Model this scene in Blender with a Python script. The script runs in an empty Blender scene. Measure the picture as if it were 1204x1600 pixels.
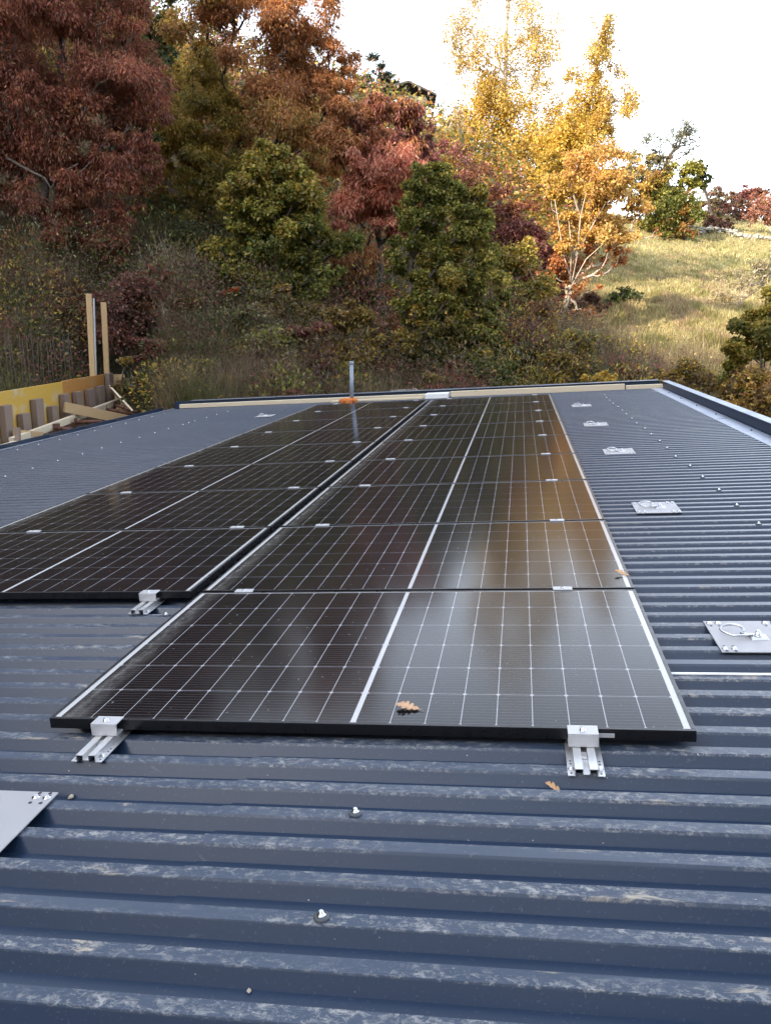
import bpy, math, random, zlib
import numpy as np
from mathutils import Matrix, Vector

# ------------------------------------------------------------------ camera, sky, sun, exposure
scn = bpy.context.scene
COL = scn.collection
SLOPE = math.radians(3.5)                       # the roof rises gently from the gutter to the right
ROOF = Matrix.Rotation(-SLOPE, 4, 'Y')          # roof coordinates -> world
CAM_R = (1.3202, -1.9609, 0.993)                # camera above the plane of the panels, roof coordinates
F = 1297.0                                      # focal length in photo pixels (1204 x 1600)
RV = np.array([1.3512, 0.1555, 0.0932])
t_ = float(np.linalg.norm(RV))
CAM_M = ROOF @ Matrix.Translation(CAM_R) @ Matrix.Rotation(t_, 4, Vector(RV / t_))
cd = bpy.data.cameras.new('camera')
cd.lens = F / 1600 * 36; cd.sensor_width = 36; cd.sensor_fit = 'AUTO'
cd.clip_start = 0.05; cd.clip_end = 2000
cam = bpy.data.objects.new('camera', cd); COL.objects.link(cam)
cam.matrix_world = CAM_M; scn.camera = cam

CP = np.array(CAM_M.translation)
CR = np.array(CAM_M.to_3x3())
FW = -CR[:, 2]; FH = np.array([FW[0], FW[1], 0]); FH /= np.linalg.norm(FH)
RT = np.array([FH[1], -FH[0], 0])               # horizontal right of the camera

SUN_EL, SUN_S, SUN_D = math.radians(27), -0.74, -0.67   # low sun from the left, a little behind
to_sun = RT * SUN_S + FH * SUN_D
to_sun = to_sun / np.linalg.norm(to_sun) * math.cos(SUN_EL) + np.array([0, 0, math.sin(SUN_EL)])
world = bpy.data.worlds.new('World'); scn.world = world; world.use_nodes = True
wt = world.node_tree; sky = wt.nodes.new('ShaderNodeTexSky')
sky.sky_type = 'NISHITA'; sky.sun_disc = False; sky.sun_elevation = SUN_EL
sky.sun_rotation = math.atan2(to_sun[0], to_sun[1])
sky.air_density = 1.0; sky.dust_density = 1.5; sky.ozone_density = 1.0; sky.altitude = 300
bg = wt.nodes['Background']; veil = wt.nodes.new('ShaderNodeHueSaturation')    # thin white haze veils the blue
veil.inputs['Saturation'].default_value = 0.42; veil.inputs['Value'].default_value = 1.25
wt.links.new(sky.outputs[0], veil.inputs['Color']); wt.links.new(veil.outputs[0], bg.inputs[0]); bg.inputs[1].default_value = 0.15
sl = bpy.data.lights.new('sun', 'SUN'); sl.energy = 2.6; sl.angle = math.radians(0.5); sl.color = (1.0, 0.86, 0.66)
sun = bpy.data.objects.new('sun', sl); COL.objects.link(sun)
sun.rotation_euler = Vector(to_sun).to_track_quat('Z', 'Y').to_euler()
sun.location = (0, 0, 60)
vs = scn.view_settings; vs.view_transform = 'Standard'; vs.look = 'None'; vs.gamma = 1; vs.exposure = 2.1

rng = np.random.default_rng(11)
random.seed(5)

# ------------------------------------------------------------------ points
def ray(u, v):
    return CR @ np.array([(u - 602) / F, -(v - 800) / F, -1.0])
def at(u, v, d):                                 # world point seen at photo pixel (u,v), d metres ahead
    r = ray(u, v); return CP + r * (d / float(r @ FH))
RI = np.array(ROOF.to_3x3()).T
def onroof(u, v, z):                             # roof-coordinates point on the plane z seen at (u,v)
    r = RI @ ray(u, v); p = np.array(CAM_R); return p + r * ((z - p[2]) / r[2])

# ------------------------------------------------------------------ helpers
def tag(o, label=None, cat=None, group=None, kind=None):
    if label: o['label'] = label
    if cat: o['category'] = cat
    if group: o['group'] = group
    if kind: o['kind'] = kind
    return o
def empty(name, loc=(0, 0, 0), label=None, cat=None, group=None, roof=False, rz=0.0):
    o = bpy.data.objects.new(name, None); COL.objects.link(o); o.empty_display_size = 0.1
    m = Matrix.Translation(loc) @ Matrix.Rotation(rz, 4, 'Z')
    o.matrix_world = (ROOF @ m) if roof else m
    return tag(o, label, cat, group)
class MB:
    def __init__(s): s.v = []; s.f = []; s.sm = []
    def add(s, vs, fs, smooth=False):
        n = len(s.v); s.v += [tuple(p) for p in vs]
        s.f += [tuple(i + n for i in f) for f in fs]; s.sm += [smooth] * len(fs); return s
    def hexa(s, p):                              # 8 points: bottom 4 ccw, top 4 ccw
        return s.add(p, [(3, 2, 1, 0), (4, 5, 6, 7), (0, 1, 5, 4), (1, 2, 6, 5), (2, 3, 7, 6), (3, 0, 4, 7)])
    def box(s, x0, y0, z0, x1, y1, z1):
        return s.hexa([(x0, y0, z0), (x1, y0, z0), (x1, y1, z0), (x0, y1, z0), (x0, y0, z1), (x1, y0, z1), (x1, y1, z1), (x0, y1, z1)])
    def beam(s, a, b, w, h, up=(0, 0, 1)):
        a = np.array(a, float); b = np.array(b, float); d = (b - a) / np.linalg.norm(b - a)
        x = np.cross(d, up); x /= np.linalg.norm(x); y = np.cross(x, d)
        q = [(-w / 2, -h / 2), (w / 2, -h / 2), (w / 2, h / 2), (-w / 2, h / 2)]
        P = [a + x * i + y * j for i, j in q] + [b + x * i + y * j for i, j in q]
        return s.add(P, [(0, 1, 2, 3), (7, 6, 5, 4), (0, 4, 5, 1), (1, 5, 6, 2), (2, 6, 7, 3), (3, 7, 4, 0)])
    def tube(s, pts, rad, n=8, cap=True):
        pts = [np.array(p, float) for p in pts]
        if not hasattr(rad, '__len__'): rad = [rad] * len(pts)
        base = len(s.v); vs = []; ref = np.array([0.31, 0.17, 0.93])
        for i, p in enumerate(pts):
            d = pts[min(i + 1, len(pts) - 1)] - pts[max(i - 1, 0)]; d /= (np.linalg.norm(d) + 1e-9)
            x = np.cross(d, ref)
            if np.linalg.norm(x) < 0.1: x = np.cross(d, (1, 0, 0))
            x /= np.linalg.norm(x); y = np.cross(d, x)
            for k in range(n):
                a = 2 * math.pi * k / n; vs.append(p + rad[i] * (x * math.cos(a) + y * math.sin(a)))
        fs = []
        for i in range(len(pts) - 1):
            for k in range(n):
                fs.append((i * n + k, i * n + (k + 1) % n, (i + 1) * n + (k + 1) % n, (i + 1) * n + k))
        s.add(vs, fs, True)
        if cap:
            m = len(pts) - 1
            s.f += [tuple(base + k for k in range(n))[::-1], tuple(base + m * n + k for k in range(n))]; s.sm += [False, False]
        return s
    def lathe(s, c, prof, n=16):                 # prof: (r,z)
        vs = []; fs = []
        for r, z in prof:
            for k in range(n):
                a = 2 * math.pi * k / n; vs.append((c[0] + r * math.cos(a), c[1] + r * math.sin(a), c[2] + z))
        for i in range(len(prof) - 1):
            for k in range(n): fs.append((i * n + k, i * n + (k + 1) % n, (i + 1) * n + (k + 1) % n, (i + 1) * n + k))
        b = len(s.v); s.add(vs, fs, True)
        m = len(prof) - 1
        s.f += [tuple(b + m * n + k for k in range(n))]; s.sm += [False]
        return s
    def build(s, name, mat, parent=None, bevel=0.0, roof=False):
        me = bpy.data.meshes.new(name); me.from_pydata([tuple(map(float, p)) for p in s.v], [], s.f)
        me.polygons.foreach_set('use_smooth', s.sm); me.materials.append(mat); me.update()
        o = bpy.data.objects.new(name, me); COL.objects.link(o)
        if parent is not None: o.parent = parent
        elif roof: o.matrix_world = ROOF.copy()
        if bevel:
            m = o.modifiers.new('edge', 'BEVEL'); m.width = bevel; m.segments = 2; m.limit_method = 'ANGLE'; m.angle_limit = 0.7
        return o
def quads(name, V, C, mat, parent=None, k=4, smooth=False):   # V: (n*k,3) loose k-gons, C: (n*k,3) tint
    n = len(V) // k; me = bpy.data.meshes.new(name)
    me.vertices.add(n * k); me.vertices.foreach_set('co', np.ascontiguousarray(V, np.float32).ravel())
    me.loops.add(n * k); me.loops.foreach_set('vertex_index', np.arange(n * k, dtype=np.int32))
    me.polygons.add(n); me.polygons.foreach_set('loop_start', np.arange(0, n * k, k, dtype=np.int32))
    me.update(calc_edges=True)
    at_ = me.attributes.new('tint', 'FLOAT_COLOR', 'POINT')
    at_.data.foreach_set('color', np.concatenate([C, np.ones((n * k, 1))], 1).astype(np.float32).ravel())
    me.materials.append(mat)
    o = bpy.data.objects.new(name, me); COL.objects.link(o)
    if parent is not None: o.parent = parent
    return o
def copy_tree(o, loc=None, roof=True, parent=None, rz=0.0):
    c = o.copy(); COL.objects.link(c)
    if parent is not None:
        c.parent = parent
    elif loc is not None:
        m = Matrix.Translation(loc) @ Matrix.Rotation(rz, 4, 'Z'); c.matrix_world = (ROOF @ m) if roof else m
    for ch in list(o.children): copy_tree(ch, parent=c)
    return c

# ------------------------------------------------------------------ materials
class NT:
    def __init__(s, name):
        s.m = bpy.data.materials.new(name); s.m.use_nodes = True; s.t = s.m.node_tree
        s.p = s.t.nodes['Principled BSDF']; s.out = s.t.nodes['Material Output']
    def n(s, typ, **kw):
        x = s.t.nodes.new(typ)
        for a, b in kw.items(): setattr(x, a, b)
        return x
    def L(s, a, b): s.t.links.new(a, b)
    def val(s, inp, x):
        if isinstance(x, (int, float)): inp.default_value = x
        elif isinstance(x, (tuple, list)): inp.default_value = tuple(x) if len(x) == 4 or inp.type == 'VECTOR' else (*x, 1)
        else: s.L(x, inp)
    def math(s, op, a, b=0.0, c=0.0):
        x = s.n('ShaderNodeMath', operation=op); s.val(x.inputs[0], a); s.val(x.inputs[1], b); s.val(x.inputs[2], c); return x.outputs[0]
    def mix(s, f, a, b):
        x = s.n('ShaderNodeMix', data_type='RGBA'); s.val(x.inputs[0], f); s.val(x.inputs[6], a); s.val(x.inputs[7], b); return x.outputs[2]
    def obj(s): return s.n('ShaderNodeTexCoord').outputs['Object']
    def mapv(s, v, sc=(1, 1, 1), rot=(0, 0, 0), loc=(0, 0, 0)):
        x = s.n('ShaderNodeMapping'); s.L(v, x.inputs[0]); x.inputs['Scale'].default_value = sc; x.inputs['Rotation'].default_value = rot
        x.inputs['Location'].default_value = loc; return x.outputs[0]
    def noise(s, v, sc, det=4, rough=0.55, dist=0.0):
        x = s.n('ShaderNodeTexNoise'); s.L(v, x.inputs['Vector']); x.inputs['Scale'].default_value = sc
        x.inputs['Detail'].default_value = det; x.inputs['Roughness'].default_value = rough; x.inputs['Distortion'].default_value = dist
        return x.outputs['Fac']
    def ramp(s, f, a, b, lo=0.0, hi=1.0):
        x = s.n('ShaderNodeMapRange'); s.val(x.inputs[0], f); x.inputs[1].default_value = a; x.inputs[2].default_value = b
        x.inputs[3].default_value = lo; x.inputs[4].default_value = hi; return x.outputs[0]
    def bump(s, h, strength=0.3, dist=0.01):
        x = s.n('ShaderNodeBump'); s.L(h, x.inputs['Height']); x.inputs['Strength'].default_value = strength; x.inputs['Distance'].default_value = dist
        s.L(x.outputs[0], s.p.inputs['Normal'])
    def set(s, **kw):
        for a, b in kw.items(): s.val(s.p.inputs[a.replace('_', ' ')], b)
        return s

def metal(name, col, rough, metallic=1.0, var=0.15, sc=40):
    t = NT(name); f = t.noise(t.obj(), sc, 5)
    t.set(Base_Color=t.mix(f, tuple(c * (1 - var) for c in col), tuple(min(1, c * (1 + var)) for c in col)), Metallic=metallic, Roughness=t.ramp(f, 0.3, 0.7, rough * 0.8, rough * 1.25))
    return t.m
def wood(name, a, b, sc=(2, 2, 40), grey=None):
    t = NT(name); o = t.obj(); w = t.noise(t.mapv(o, sc), 3.0, 6, 0.65, 0.6); n2 = t.noise(o, 2.2, 3)
    c = t.mix(w, a, b)
    if grey: c = t.mix(t.ramp(n2, 0.42, 0.62), c, grey)
    kn = t.n('ShaderNodeTexVoronoi'); t.L(t.mapv(o, (3, 3, 1.6)), kn.inputs['Vector']); kn.inputs['Scale'].default_value = 1.7
    c = t.mix(t.ramp(kn.outputs['Distance'], 0.05, 0.10, 0.6, 0.0), c, tuple(x * 0.35 for x in b))
    t.set(Base_Color=c, Roughness=0.8); t.bump(w, 0.25, 0.004); return t.m

def foliage_mat():
    t = NT('leaves'); a = t.n('ShaderNodeAttribute', attribute_name='tint')
    d = t.n('ShaderNodeBsdfDiffuse'); tr = t.n('ShaderNodeBsdfTranslucent'); gl = t.n('ShaderNodeBsdfGlossy'); gl.inputs['Roughness'].default_value = 0.5
    m1 = t.n('ShaderNodeMixShader'); m1.inputs[0].default_value = 0.46
    t.L(a.outputs['Color'], d.inputs[0]); t.L(a.outputs['Color'], tr.inputs[0])
    t.L(d.outputs[0], m1.inputs[1]); t.L(tr.outputs[0], m1.inputs[2])
    m2 = t.n('ShaderNodeMixShader'); m2.inputs[0].default_value = 0.03
    t.L(m1.outputs[0], m2.inputs[1]); t.L(gl.outputs[0], m2.inputs[2]); t.L(m2.outputs[0], t.out.inputs[0])
    return t.m
LEAF = foliage_mat()
def bark(name, a, b):
    t = NT(name); o = t.obj(); f = t.noise(t.mapv(o, (6, 6, 1.6)), 3, 6, 0.7)
    t.set(Base_Color=t.mix(t.ramp(f, 0.3, 0.7), a, b), Roughness=0.9); t.bump(f, 0.6, 0.03); return t.m
BARK = bark('bark_grey_brown', (0.06, 0.048, 0.04), (0.20, 0.165, 0.135))
BARK_PALE = bark('bark_pale', (0.22, 0.18, 0.14), (0.55, 0.47, 0.38))
BARK_DARK = bark('bark_dark', (0.025, 0.02, 0.018), (0.08, 0.065, 0.055))

# roof paint: slate blue coated steel, scuffed and smeared with plaster dust on the crests
CREST, PITCH, PH = -0.054, 0.1110, 0.0195       # crest height, rib pitch, far edge of one crest
def roof_paint(dirty):
    t = NT('roof_paint'); o = t.obj(); sep = t.n('ShaderNodeSeparateXYZ'); t.L(o, sep.inputs[0])
    n1 = t.noise(o, 1.3, 4); n2 = t.noise(o, 160, 3)
    base = t.mix(t.ramp(n1, 0.3, 0.7), (0.012, 0.026, 0.056), (0.016, 0.032, 0.065))
    base = t.mix(t.ramp(n2, 0.62, 0.75, 0, 0.25), base, (0.2, 0.2, 0.2))
    rough = 0.42
    if dirty:
        crest = t.ramp(sep.outputs['Z'], CREST - 0.0045, CREST - 0.001)
        near = t.ramp(sep.outputs['Y'], 0.5, 3.0, 1.0, 0.25)
        film = t.math('MULTIPLY', t.ramp(t.noise(t.mapv(o, (0.5, 2, 1)), 3.0, 5, 0.6), 0.25, 0.65, 0.1, 0.30), crest)   # pale film on the crests: rubbed dust, plus sky sheen put into the colour
        big = t.ramp(t.noise(t.mapv(o, (1, 6, 1)), 1.7, 3, 0.55), 0.36, 0.56)
        d1 = t.noise(t.mapv(o, (0.8, 1.15, 1), (0, 0, 0.6)), 42, 10, 0.80, 0.5)
        d2 = t.noise(t.mapv(o, (0.6, 1.4, 1), (0, 0, -0.6), (3, 5, 0)), 55, 10, 0.80, 0.4)
        sm = t.math('MAXIMUM', t.ramp(d1, 0.52, 0.60, 0, 0.85), t.ramp(d2, 0.53, 0.61, 0, 0.75))
        sm = t.math('MULTIPLY', t.math('MULTIPLY', sm, big), t.math('MULTIPLY', crest, near))
        tanm = t.math('MULTIPLY', t.ramp(t.noise(t.mapv(o, (1, 4, 1), (0, 0, 0), (7, 2, 0)), 3.0, 7, 0.72, 0.8), 0.60, 0.68), t.math('MULTIPLY', crest, near))
        web = t.math('MULTIPLY', t.math('MULTIPLY', t.ramp(t.noise(t.mapv(o, (1, 3, 1), (0, 0, 0.5), (1, 9, 0)), 9, 8, 0.7, 1.2), 0.66, 0.76, 0, 0.35), near), 1.0)
        specks = t.math('MULTIPLY', t.ramp(t.noise(t.mapv(o, (1, 1, 1), (0, 0, 0), (4, 4, 0)), 95, 2, 0.5), 0.76, 0.80, 0, 0.8), near)
        c = t.mix(film, base, (0.12, 0.145, 0.185))
        c = t.mix(web, c, (0.26, 0.27, 0.28))
        c = t.mix(sm, c, (0.335, 0.335, 0.325))
        c = t.mix(tanm, c, (0.42, 0.37, 0.29))
        c = t.mix(specks, c, (0.55, 0.54, 0.5))
        rough = t.math('ADD', 0.34, t.math('MULTIPLY', t.math('ADD', sm, tanm), 0.4))
        t.bump(t.math('ADD', t.math('MULTIPLY', sm, 0.5), tanm), 0.35, 0.002)
    else:
        c = base
    t.set(Base_Color=c, Roughness=rough, IOR=1.44); return t.m
M_ROOF = roof_paint(True); M_TRIM = roof_paint(False)
M_FLASH = metal('flashing_coated_light', (0.24, 0.275, 0.35), 0.42, 0.5, 0.1, 6)
M_ALU = metal('aluminium_mill', (0.66, 0.66, 0.66), 0.36, 0.75, 0.06)
M_ALU_WHITE = metal('aluminium_bright', (0.52, 0.52, 0.53), 0.42, 0.35, 0.08)
M_STEEL = metal('stainless', (0.62, 0.62, 0.63), 0.22, 1.0, 0.1)
M_PLATE = metal('galvanised_plate', (0.37, 0.365, 0.375), 0.5, 0.2, 0.10, 14)
M_DARKHOLE = metal('dark_hole', (0.03, 0.03, 0.035), 0.6, 0.2)
M_RUBBER = metal('grey_rubber', (0.07, 0.078, 0.09), 0.6, 0.0)
M_FRAME = metal('black_anodised', (0.007, 0.007, 0.008), 0.30, 0.0, 0.2)
M_WHITE = metal('white_coat', (0.78, 0.79, 0.80), 0.5, 0.0, 0.05)
M_PVC = metal('grey_pvc', (0.24, 0.29, 0.36), 0.4, 0.0, 0.06, 8)
M_RUST = metal('rusty_steel', (0.11, 0.045, 0.028), 0.8, 0.0, 0.5, 25)
M_REBAR = metal('rebar_steel', (0.06, 0.045, 0.04), 0.8, 0.2, 0.4, 25)
M_ORANGE = metal('orange_foam', (0.55, 0.17, 0.04), 0.85, 0.0, 0.35, 30)
M_PLASTER = metal('render_wall', (0.42, 0.40, 0.37), 0.9, 0.0, 0.12, 9)
W_FRESH = wood('timber_fresh', (0.50, 0.35, 0.19), (0.40, 0.26, 0.12))
W_PALE = wood('timber_pale', (0.66, 0.57, 0.43), (0.56, 0.46, 0.32))
W_OLD = wood('timber_weathered', (0.25, 0.185, 0.145), (0.17, 0.12, 0.095))
W_GREY = wood('timber_grey', (0.36, 0.33, 0.29), (0.26, 0.24, 0.21))
def yellow_board(name, a, b, grey):
    t = NT(name); o = t.obj(); w = t.noise(t.mapv(o, (1.2, 1.2, 14)), 2.5, 6, 0.65, 0.5); n2 = t.noise(t.mapv(o, (1, 1, 1.5)), 1.6, 6, 0.65, 0.7)
    c = t.mix(w, a, b); c = t.mix(t.ramp(n2, 0.52, 0.66, 0, 0.85), c, grey); t.set(Base_Color=c, Roughness=0.6); return t.m
M_YEL = yellow_board('yellow_shuttering_ply', (0.46, 0.265, 0.035), (0.54, 0.34, 0.06), (0.44, 0.39, 0.28))
M_ORA = yellow_board('orange_shuttering_ply', (0.42, 0.20, 0.045), (0.36, 0.155, 0.035), (0.38, 0.27, 0.15))

# solar glass: cells, grid lines and busbars in metres of the panel's own face
PW, PD, GAP = 1.722, 1.134, 0.02
PP = PD + GAP
def panel_glass():
    t = NT('solar_cells'); sep = t.n('ShaderNodeSeparateXYZ'); t.L(t.obj(), sep.inputs[0])
    X, Y = sep.outputs['X'], sep.outputs['Y']
    ax = t.math('SUBTRACT', t.math('ABSOLUTE', t.math('SUBTRACT', X, PW / 2)), 0.0065)
    cx, cy = 0.0920, 0.1847
    ya = t.math('SUBTRACT', Y, 0.0105)      # the cells start right behind the front frame
    fx = t.math('ABSOLUTE', t.math('SUBTRACT', t.math('FRACT', t.math('ADD', t.math('DIVIDE', ax, cx), 0.5)), 0.5))
    fy = t.math('ABSOLUTE', t.math('SUBTRACT', t.math('FRACT', t.math('ADD', t.math('DIVIDE', ya, cy), 0.5)), 0.5))
    dx = t.math('MULTIPLY', fx, cx); dy = t.math('MULTIPLY', fy, cy)
    lx = t.math('LESS_THAN', dx, 0.0011); ly = t.math('LESS_THAN', dy, 0.0008)
    dia = t.math('LESS_THAN', t.math('ADD', dx, dy), 0.0075)
    line = t.math('MAXIMUM', t.math('MAXIMUM', lx, ly), dia)
    white = t.math('MAXIMUM', t.math('LESS_THAN', ax, 0.0), t.math('GREATER_THAN', ax, 9 * cx))
    white = t.math('MAXIMUM', white, t.math('MAXIMUM', t.math('LESS_THAN', ya, 0.0), t.math('GREATER_THAN', ya, 6 * cy)))
    bb = t.math('ABSOLUTE', t.math('SUBTRACT', t.math('FRACT', t.math('MULTIPLY', ya, 11 / cy)), 0.5))
    bus = t.math('MULTIPLY', t.math('LESS_THAN', bb, 0.05), 0.30)
    cell = t.mix(t.noise(t.obj(), 3, 2), (0.0052, 0.0048, 0.0058), (0.0082, 0.0075, 0.0088))
    c = t.mix(bus, cell, (0.22, 0.205, 0.205))
    c = t.mix(line, c, (0.36, 0.36, 0.38)); c = t.mix(white, c, (0.50, 0.50, 0.50))
    # dust that the rain leaves along the low (left) edge, and thin spots of it elsewhere
    n = t.noise(t.mapv(t.obj(), (2.5, 1, 1)), 16, 6, 0.7)
    band = t.math('MULTIPLY', t.ramp(X, 0.022, 0.050), t.ramp(X, 0.050, 0.115, 1, 0))
    dust = t.math('MULTIPLY', band, t.ramp(n, 0.35, 0.75, 0.05, 0.42))
    spots = t.ramp(t.noise(t.obj(), 60, 2), 0.725, 0.77, 0, 0.5)
    film = t.ramp(t.noise(t.obj(), 2.5, 5, 0.6), 0.35, 0.75, 0.0, 0.022)
    dust = t.math('MAXIMUM', t.math('MAXIMUM', dust, film), spots)
    c = t.mix(dust, c, (0.33, 0.32, 0.30))
    t.set(Base_Color=c, Roughness=t.math('ADD', 0.13, t.math('MULTIPLY', dust, 0.6)), IOR=1.34)
    return t.m
M_GLASS = panel_glass()

# ------------------------------------------------------------------ terrain
UK = np.array([-700, -350, -100, 100, 250, 400, 602, 800, 950, 1100, 1204, 1400, 1800]); QK = (UK - 602) / F
DK = np.array([-60, 0, 8, 12, 15.5, 20, 30, 45, 60, 76, 80, 96, 125, 200, 420])
ZT = np.array([
 [-2.5, -2.5, -2.4, -2.0, -0.9, 1.6, 8.5, 19, 29, 34, 35, 36, 36, 34, 30],
 [-2.5, -2.5, -2.4, -2.0, -0.9, 1.3, 7.5, 17, 26, 32, 33, 35, 35, 34, 30],
 [-3, -3, -2.8, -2.2, -1.2, 0.9, 6.4, 15, 23.5, 29, 30.5, 33, 34, 33, 30],
 [-3, -3, -2.8, -2.2, -1.2, 0.8, 5.8, 13.2, 20.5, 25, 26.5, 28, 29, 29, 27],
 [-3, -3, -2.8, -2.2, -1.3, 0.4, 4.8, 11, 17.0, 21.4, 22.5, 24, 25, 25, 24],
 [-3, -3, -3.0, -2.4, -1.6, -0.2, 3.2, 8.5, 14.0, 18.5, 19.5, 21, 22, 22, 22],
 [-3, -3, -3.0, -2.8, -1.9, -1.1, 1.7, 6.5, 11.5, 16.2, 17.2, 18.5, 20, 20, 20],
 [-4, -4, -4.0, -3.5, -2.2, -1.5, 0.2, 3.4, 7.0, 10.6, 11.5, 14, 15, 15, 15],
 [-4, -4, -4.0, -3.8, -2.4, -1.7, -0.25, 2.3, 5.1, 8.0, 9.0, 11.4, 12, 12, 12],
 [-5, -5, -4.5, -4.0, -2.8, -2.0, -0.35, 1.55, 4.0, 7.1, 8.0, 11.4, 12, 12, 12],
 [-5, -5, -4.5, -4.0, -3.0, -2.2, -0.6, 1.3, 3.6, 6.7, 7.6, 10.8, 11.2, 11, 11],
 [-5, -5, -4.5, -4.0, -3.2, -2.6, -1.2, 0.7, 3.0, 5.8, 6.6, 9.4, 10, 10, 10],
 [-6, -6, -5, -4.6, -4.0, -3.2, -2.0, 0.0, 2.0, 4.4, 5.0, 7.5, 8, 8, 8]], float)
def vnoise(x, y, seed=0):                        # cheap smooth value noise
    def h(i, j):
        n = np.sin(i * 127.1 + j * 311.7 + seed * 74.7) * 43758.5453; return n - np.floor(n)
    i = np.floor(x); j = np.floor(y); fx = x - i; fy = y - j; fx = fx * fx * (3 - 2 * fx); fy = fy * fy * (3 - 2 * fy)
    return (h(i, j) * (1 - fx) + h(i + 1, j) * fx) * (1 - fy) + (h(i, j + 1) * (1 - fx) + h(i + 1, j + 1) * fx) * fy
# line of the formwork beside the gutter; the ground is dug out in front of it
FA, FB = at(-22, 616, 11.9), at(174, 583.5, 17.0)         # top edge of the shuttering
FA[2] = FB[2] = (FA[2] + FB[2]) / 2
fdir = FB - FA; fdir /= np.linalg.norm(fdir); fnor = np.array([fdir[1], -fdir[0], 0.0])      # towards the roof
if fnor @ RT < 0: fnor = -fnor
RIDGE_H, RIDGE_S0, RIDGE_S1 = 54.0, -17.0, -70.0
def behind_form(s, d):                           # metres from the formwork line, positive towards the roof
    x = CP[0] + RT[0] * s + FH[0] * d - FA[0]; y = CP[1] + RT[1] * s + FH[1] * d - FA[1]
    return x * fnor[0] + y * fnor[1]
def terr_sd(s, d):
    s = np.asarray(s, float); d = np.asarray(d, float)
    q = np.clip(s / np.maximum(d, 8.0), QK[0], QK[-1])
    i = np.clip(np.searchsorted(QK, q) - 1, 0, len(QK) - 2); fq = (q - QK[i]) / (QK[i + 1] - QK[i]); fq = np.clip(fq, 0, 1)
    j = np.clip(np.searchsorted(DK, d) - 1, 0, len(DK) - 2); fd = np.clip((d - DK[j]) / (DK[j + 1] - DK[j]), 0, 1)
    z = (ZT[i, j] * (1 - fq) + ZT[i + 1, j] * fq) * (1 - fd) + (ZT[i, j + 1] * (1 - fq) + ZT[i + 1, j + 1] * fq) * fd
    # the valley side to the left of the building, its unseen height shaped to keep the low sun off the roof
    k = np.clip((s - RIDGE_S0) / (RIDGE_S1 - RIDGE_S0), 0, 1); k = k * k * (3 - 2 * k)
    rid = k * (RIDGE_H + 5 * (vnoise(s / 9, d / 9, 3) - 0.5) + 7 * (vnoise(s / 23, d / 23, 5) - 0.5)) - 3.2
    w = np.clip((70 - d) / 25, 0, 1)
    z = np.where(k > 0, np.maximum(z, rid * w + z * (1 - w)), z)
    kb = np.clip((-9 - d) / 42, 0, 1); kb = kb * kb * (3 - 2 * kb)      # unseen rise added behind the viewer to block sky light from the rear
    z = np.where(kb > 0, np.maximum(z, -3.0 + kb * (33 + 6 * (vnoise(s / 11, d / 11, 7) - 0.5))), z)
    far = np.clip((d - 16) / 10, 0, 1)
    dig = np.clip((behind_form(s, d) + 1.9) / 1.5, 0, 1) * np.clip((-0.255 - s / np.maximum(d, 8)) / 0.03, 0, 1) * np.clip((21 - d) / 2, 0, 1)
    z = z * (1 - dig) + np.minimum(z, -2.4) * dig
    z = z + far * (1.1 * (vnoise(s / 6.1, d / 6.1, 1) - 0.5) + 0.5 * (vnoise(s / 2.3, d / 2.3, 2) - 0.5))
    return z
def sd2w(s, d):
    s = np.asarray(s, float); d = np.asarray(d, float)
    return np.stack([CP[0] + RT[0] * s + FH[0] * d, CP[1] + RT[1] * s + FH[1] * d, CP[2] + terr_sd(s, d)], -1)
def ground_at(u, d):
    return sd2w((u - 602) / F * d * 1.0, d)

s_ax = np.concatenate([np.linspace(-420, -80, 22)[:-1], np.linspace(-80, -34, 30)[:-1], np.linspace(-34, 44, 150)[:-1], np.linspace(44, 420, 34)])
d_ax = np.concatenate([np.linspace(-300, -40, 12)[:-1], np.linspace(-40, 12, 40)[:-1], np.linspace(12, 100, 170)[:-1], np.linspace(100, 420, 40)])
S, D_ = np.meshgrid(s_ax, d_ax)
GV = sd2w(S.ravel(), D_.ravel())
nx = len(s_ax); GF = []
for j in range(len(d_ax) - 1):
    for i in range(nx - 1): GF.append((j * nx + i, j * nx + i + 1, (j + 1) * nx + i + 1, (j + 1) * nx + i))
def meadow(s, d):                                # 1 on the open meadow, 0 on the wooded slope
    q = s / np.maximum(d, 8)
    return np.clip((q - 0.20 - 0.0 * d + 0.05 * (vnoise(s / 3, d / 3, 9) - 0.5)) / 0.05, 0, 1) * np.clip((d - 22) / 6, 0, 1)
gme = bpy.data.meshes.new('terrain'); gme.from_pydata([tuple(p) for p in GV], [], GF)
gme.polygons.foreach_set('use_smooth', [True] * len(GF))
mw = meadow(S.ravel(), D_.ravel())[:, None]
nz = vnoise(S.ravel() / 4, D_.ravel() / 4, 21)[:, None]; nz2 = vnoise(S.ravel() / 1.5, D_.ravel() / 1.5, 22)[:, None]
woodc = np.array([0.075, 0.058, 0.034]) * (1 - nz) + np.array([0.055, 0.062, 0.022]) * nz
medc = np.array([0.36, 0.29, 0.12]) * (1 - nz) + np.array([0.22, 0.21, 0.065]) * nz
gc = woodc * (1 - mw) + medc * mw; gc *= 0.8 + 0.4 * nz2
ga = gme.attributes.new('tint', 'FLOAT_COLOR', 'POINT'); ga.data.foreach_set('color', np.concatenate([gc, np.ones_like(mw)], 1).astype(np.float32).ravel())
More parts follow.
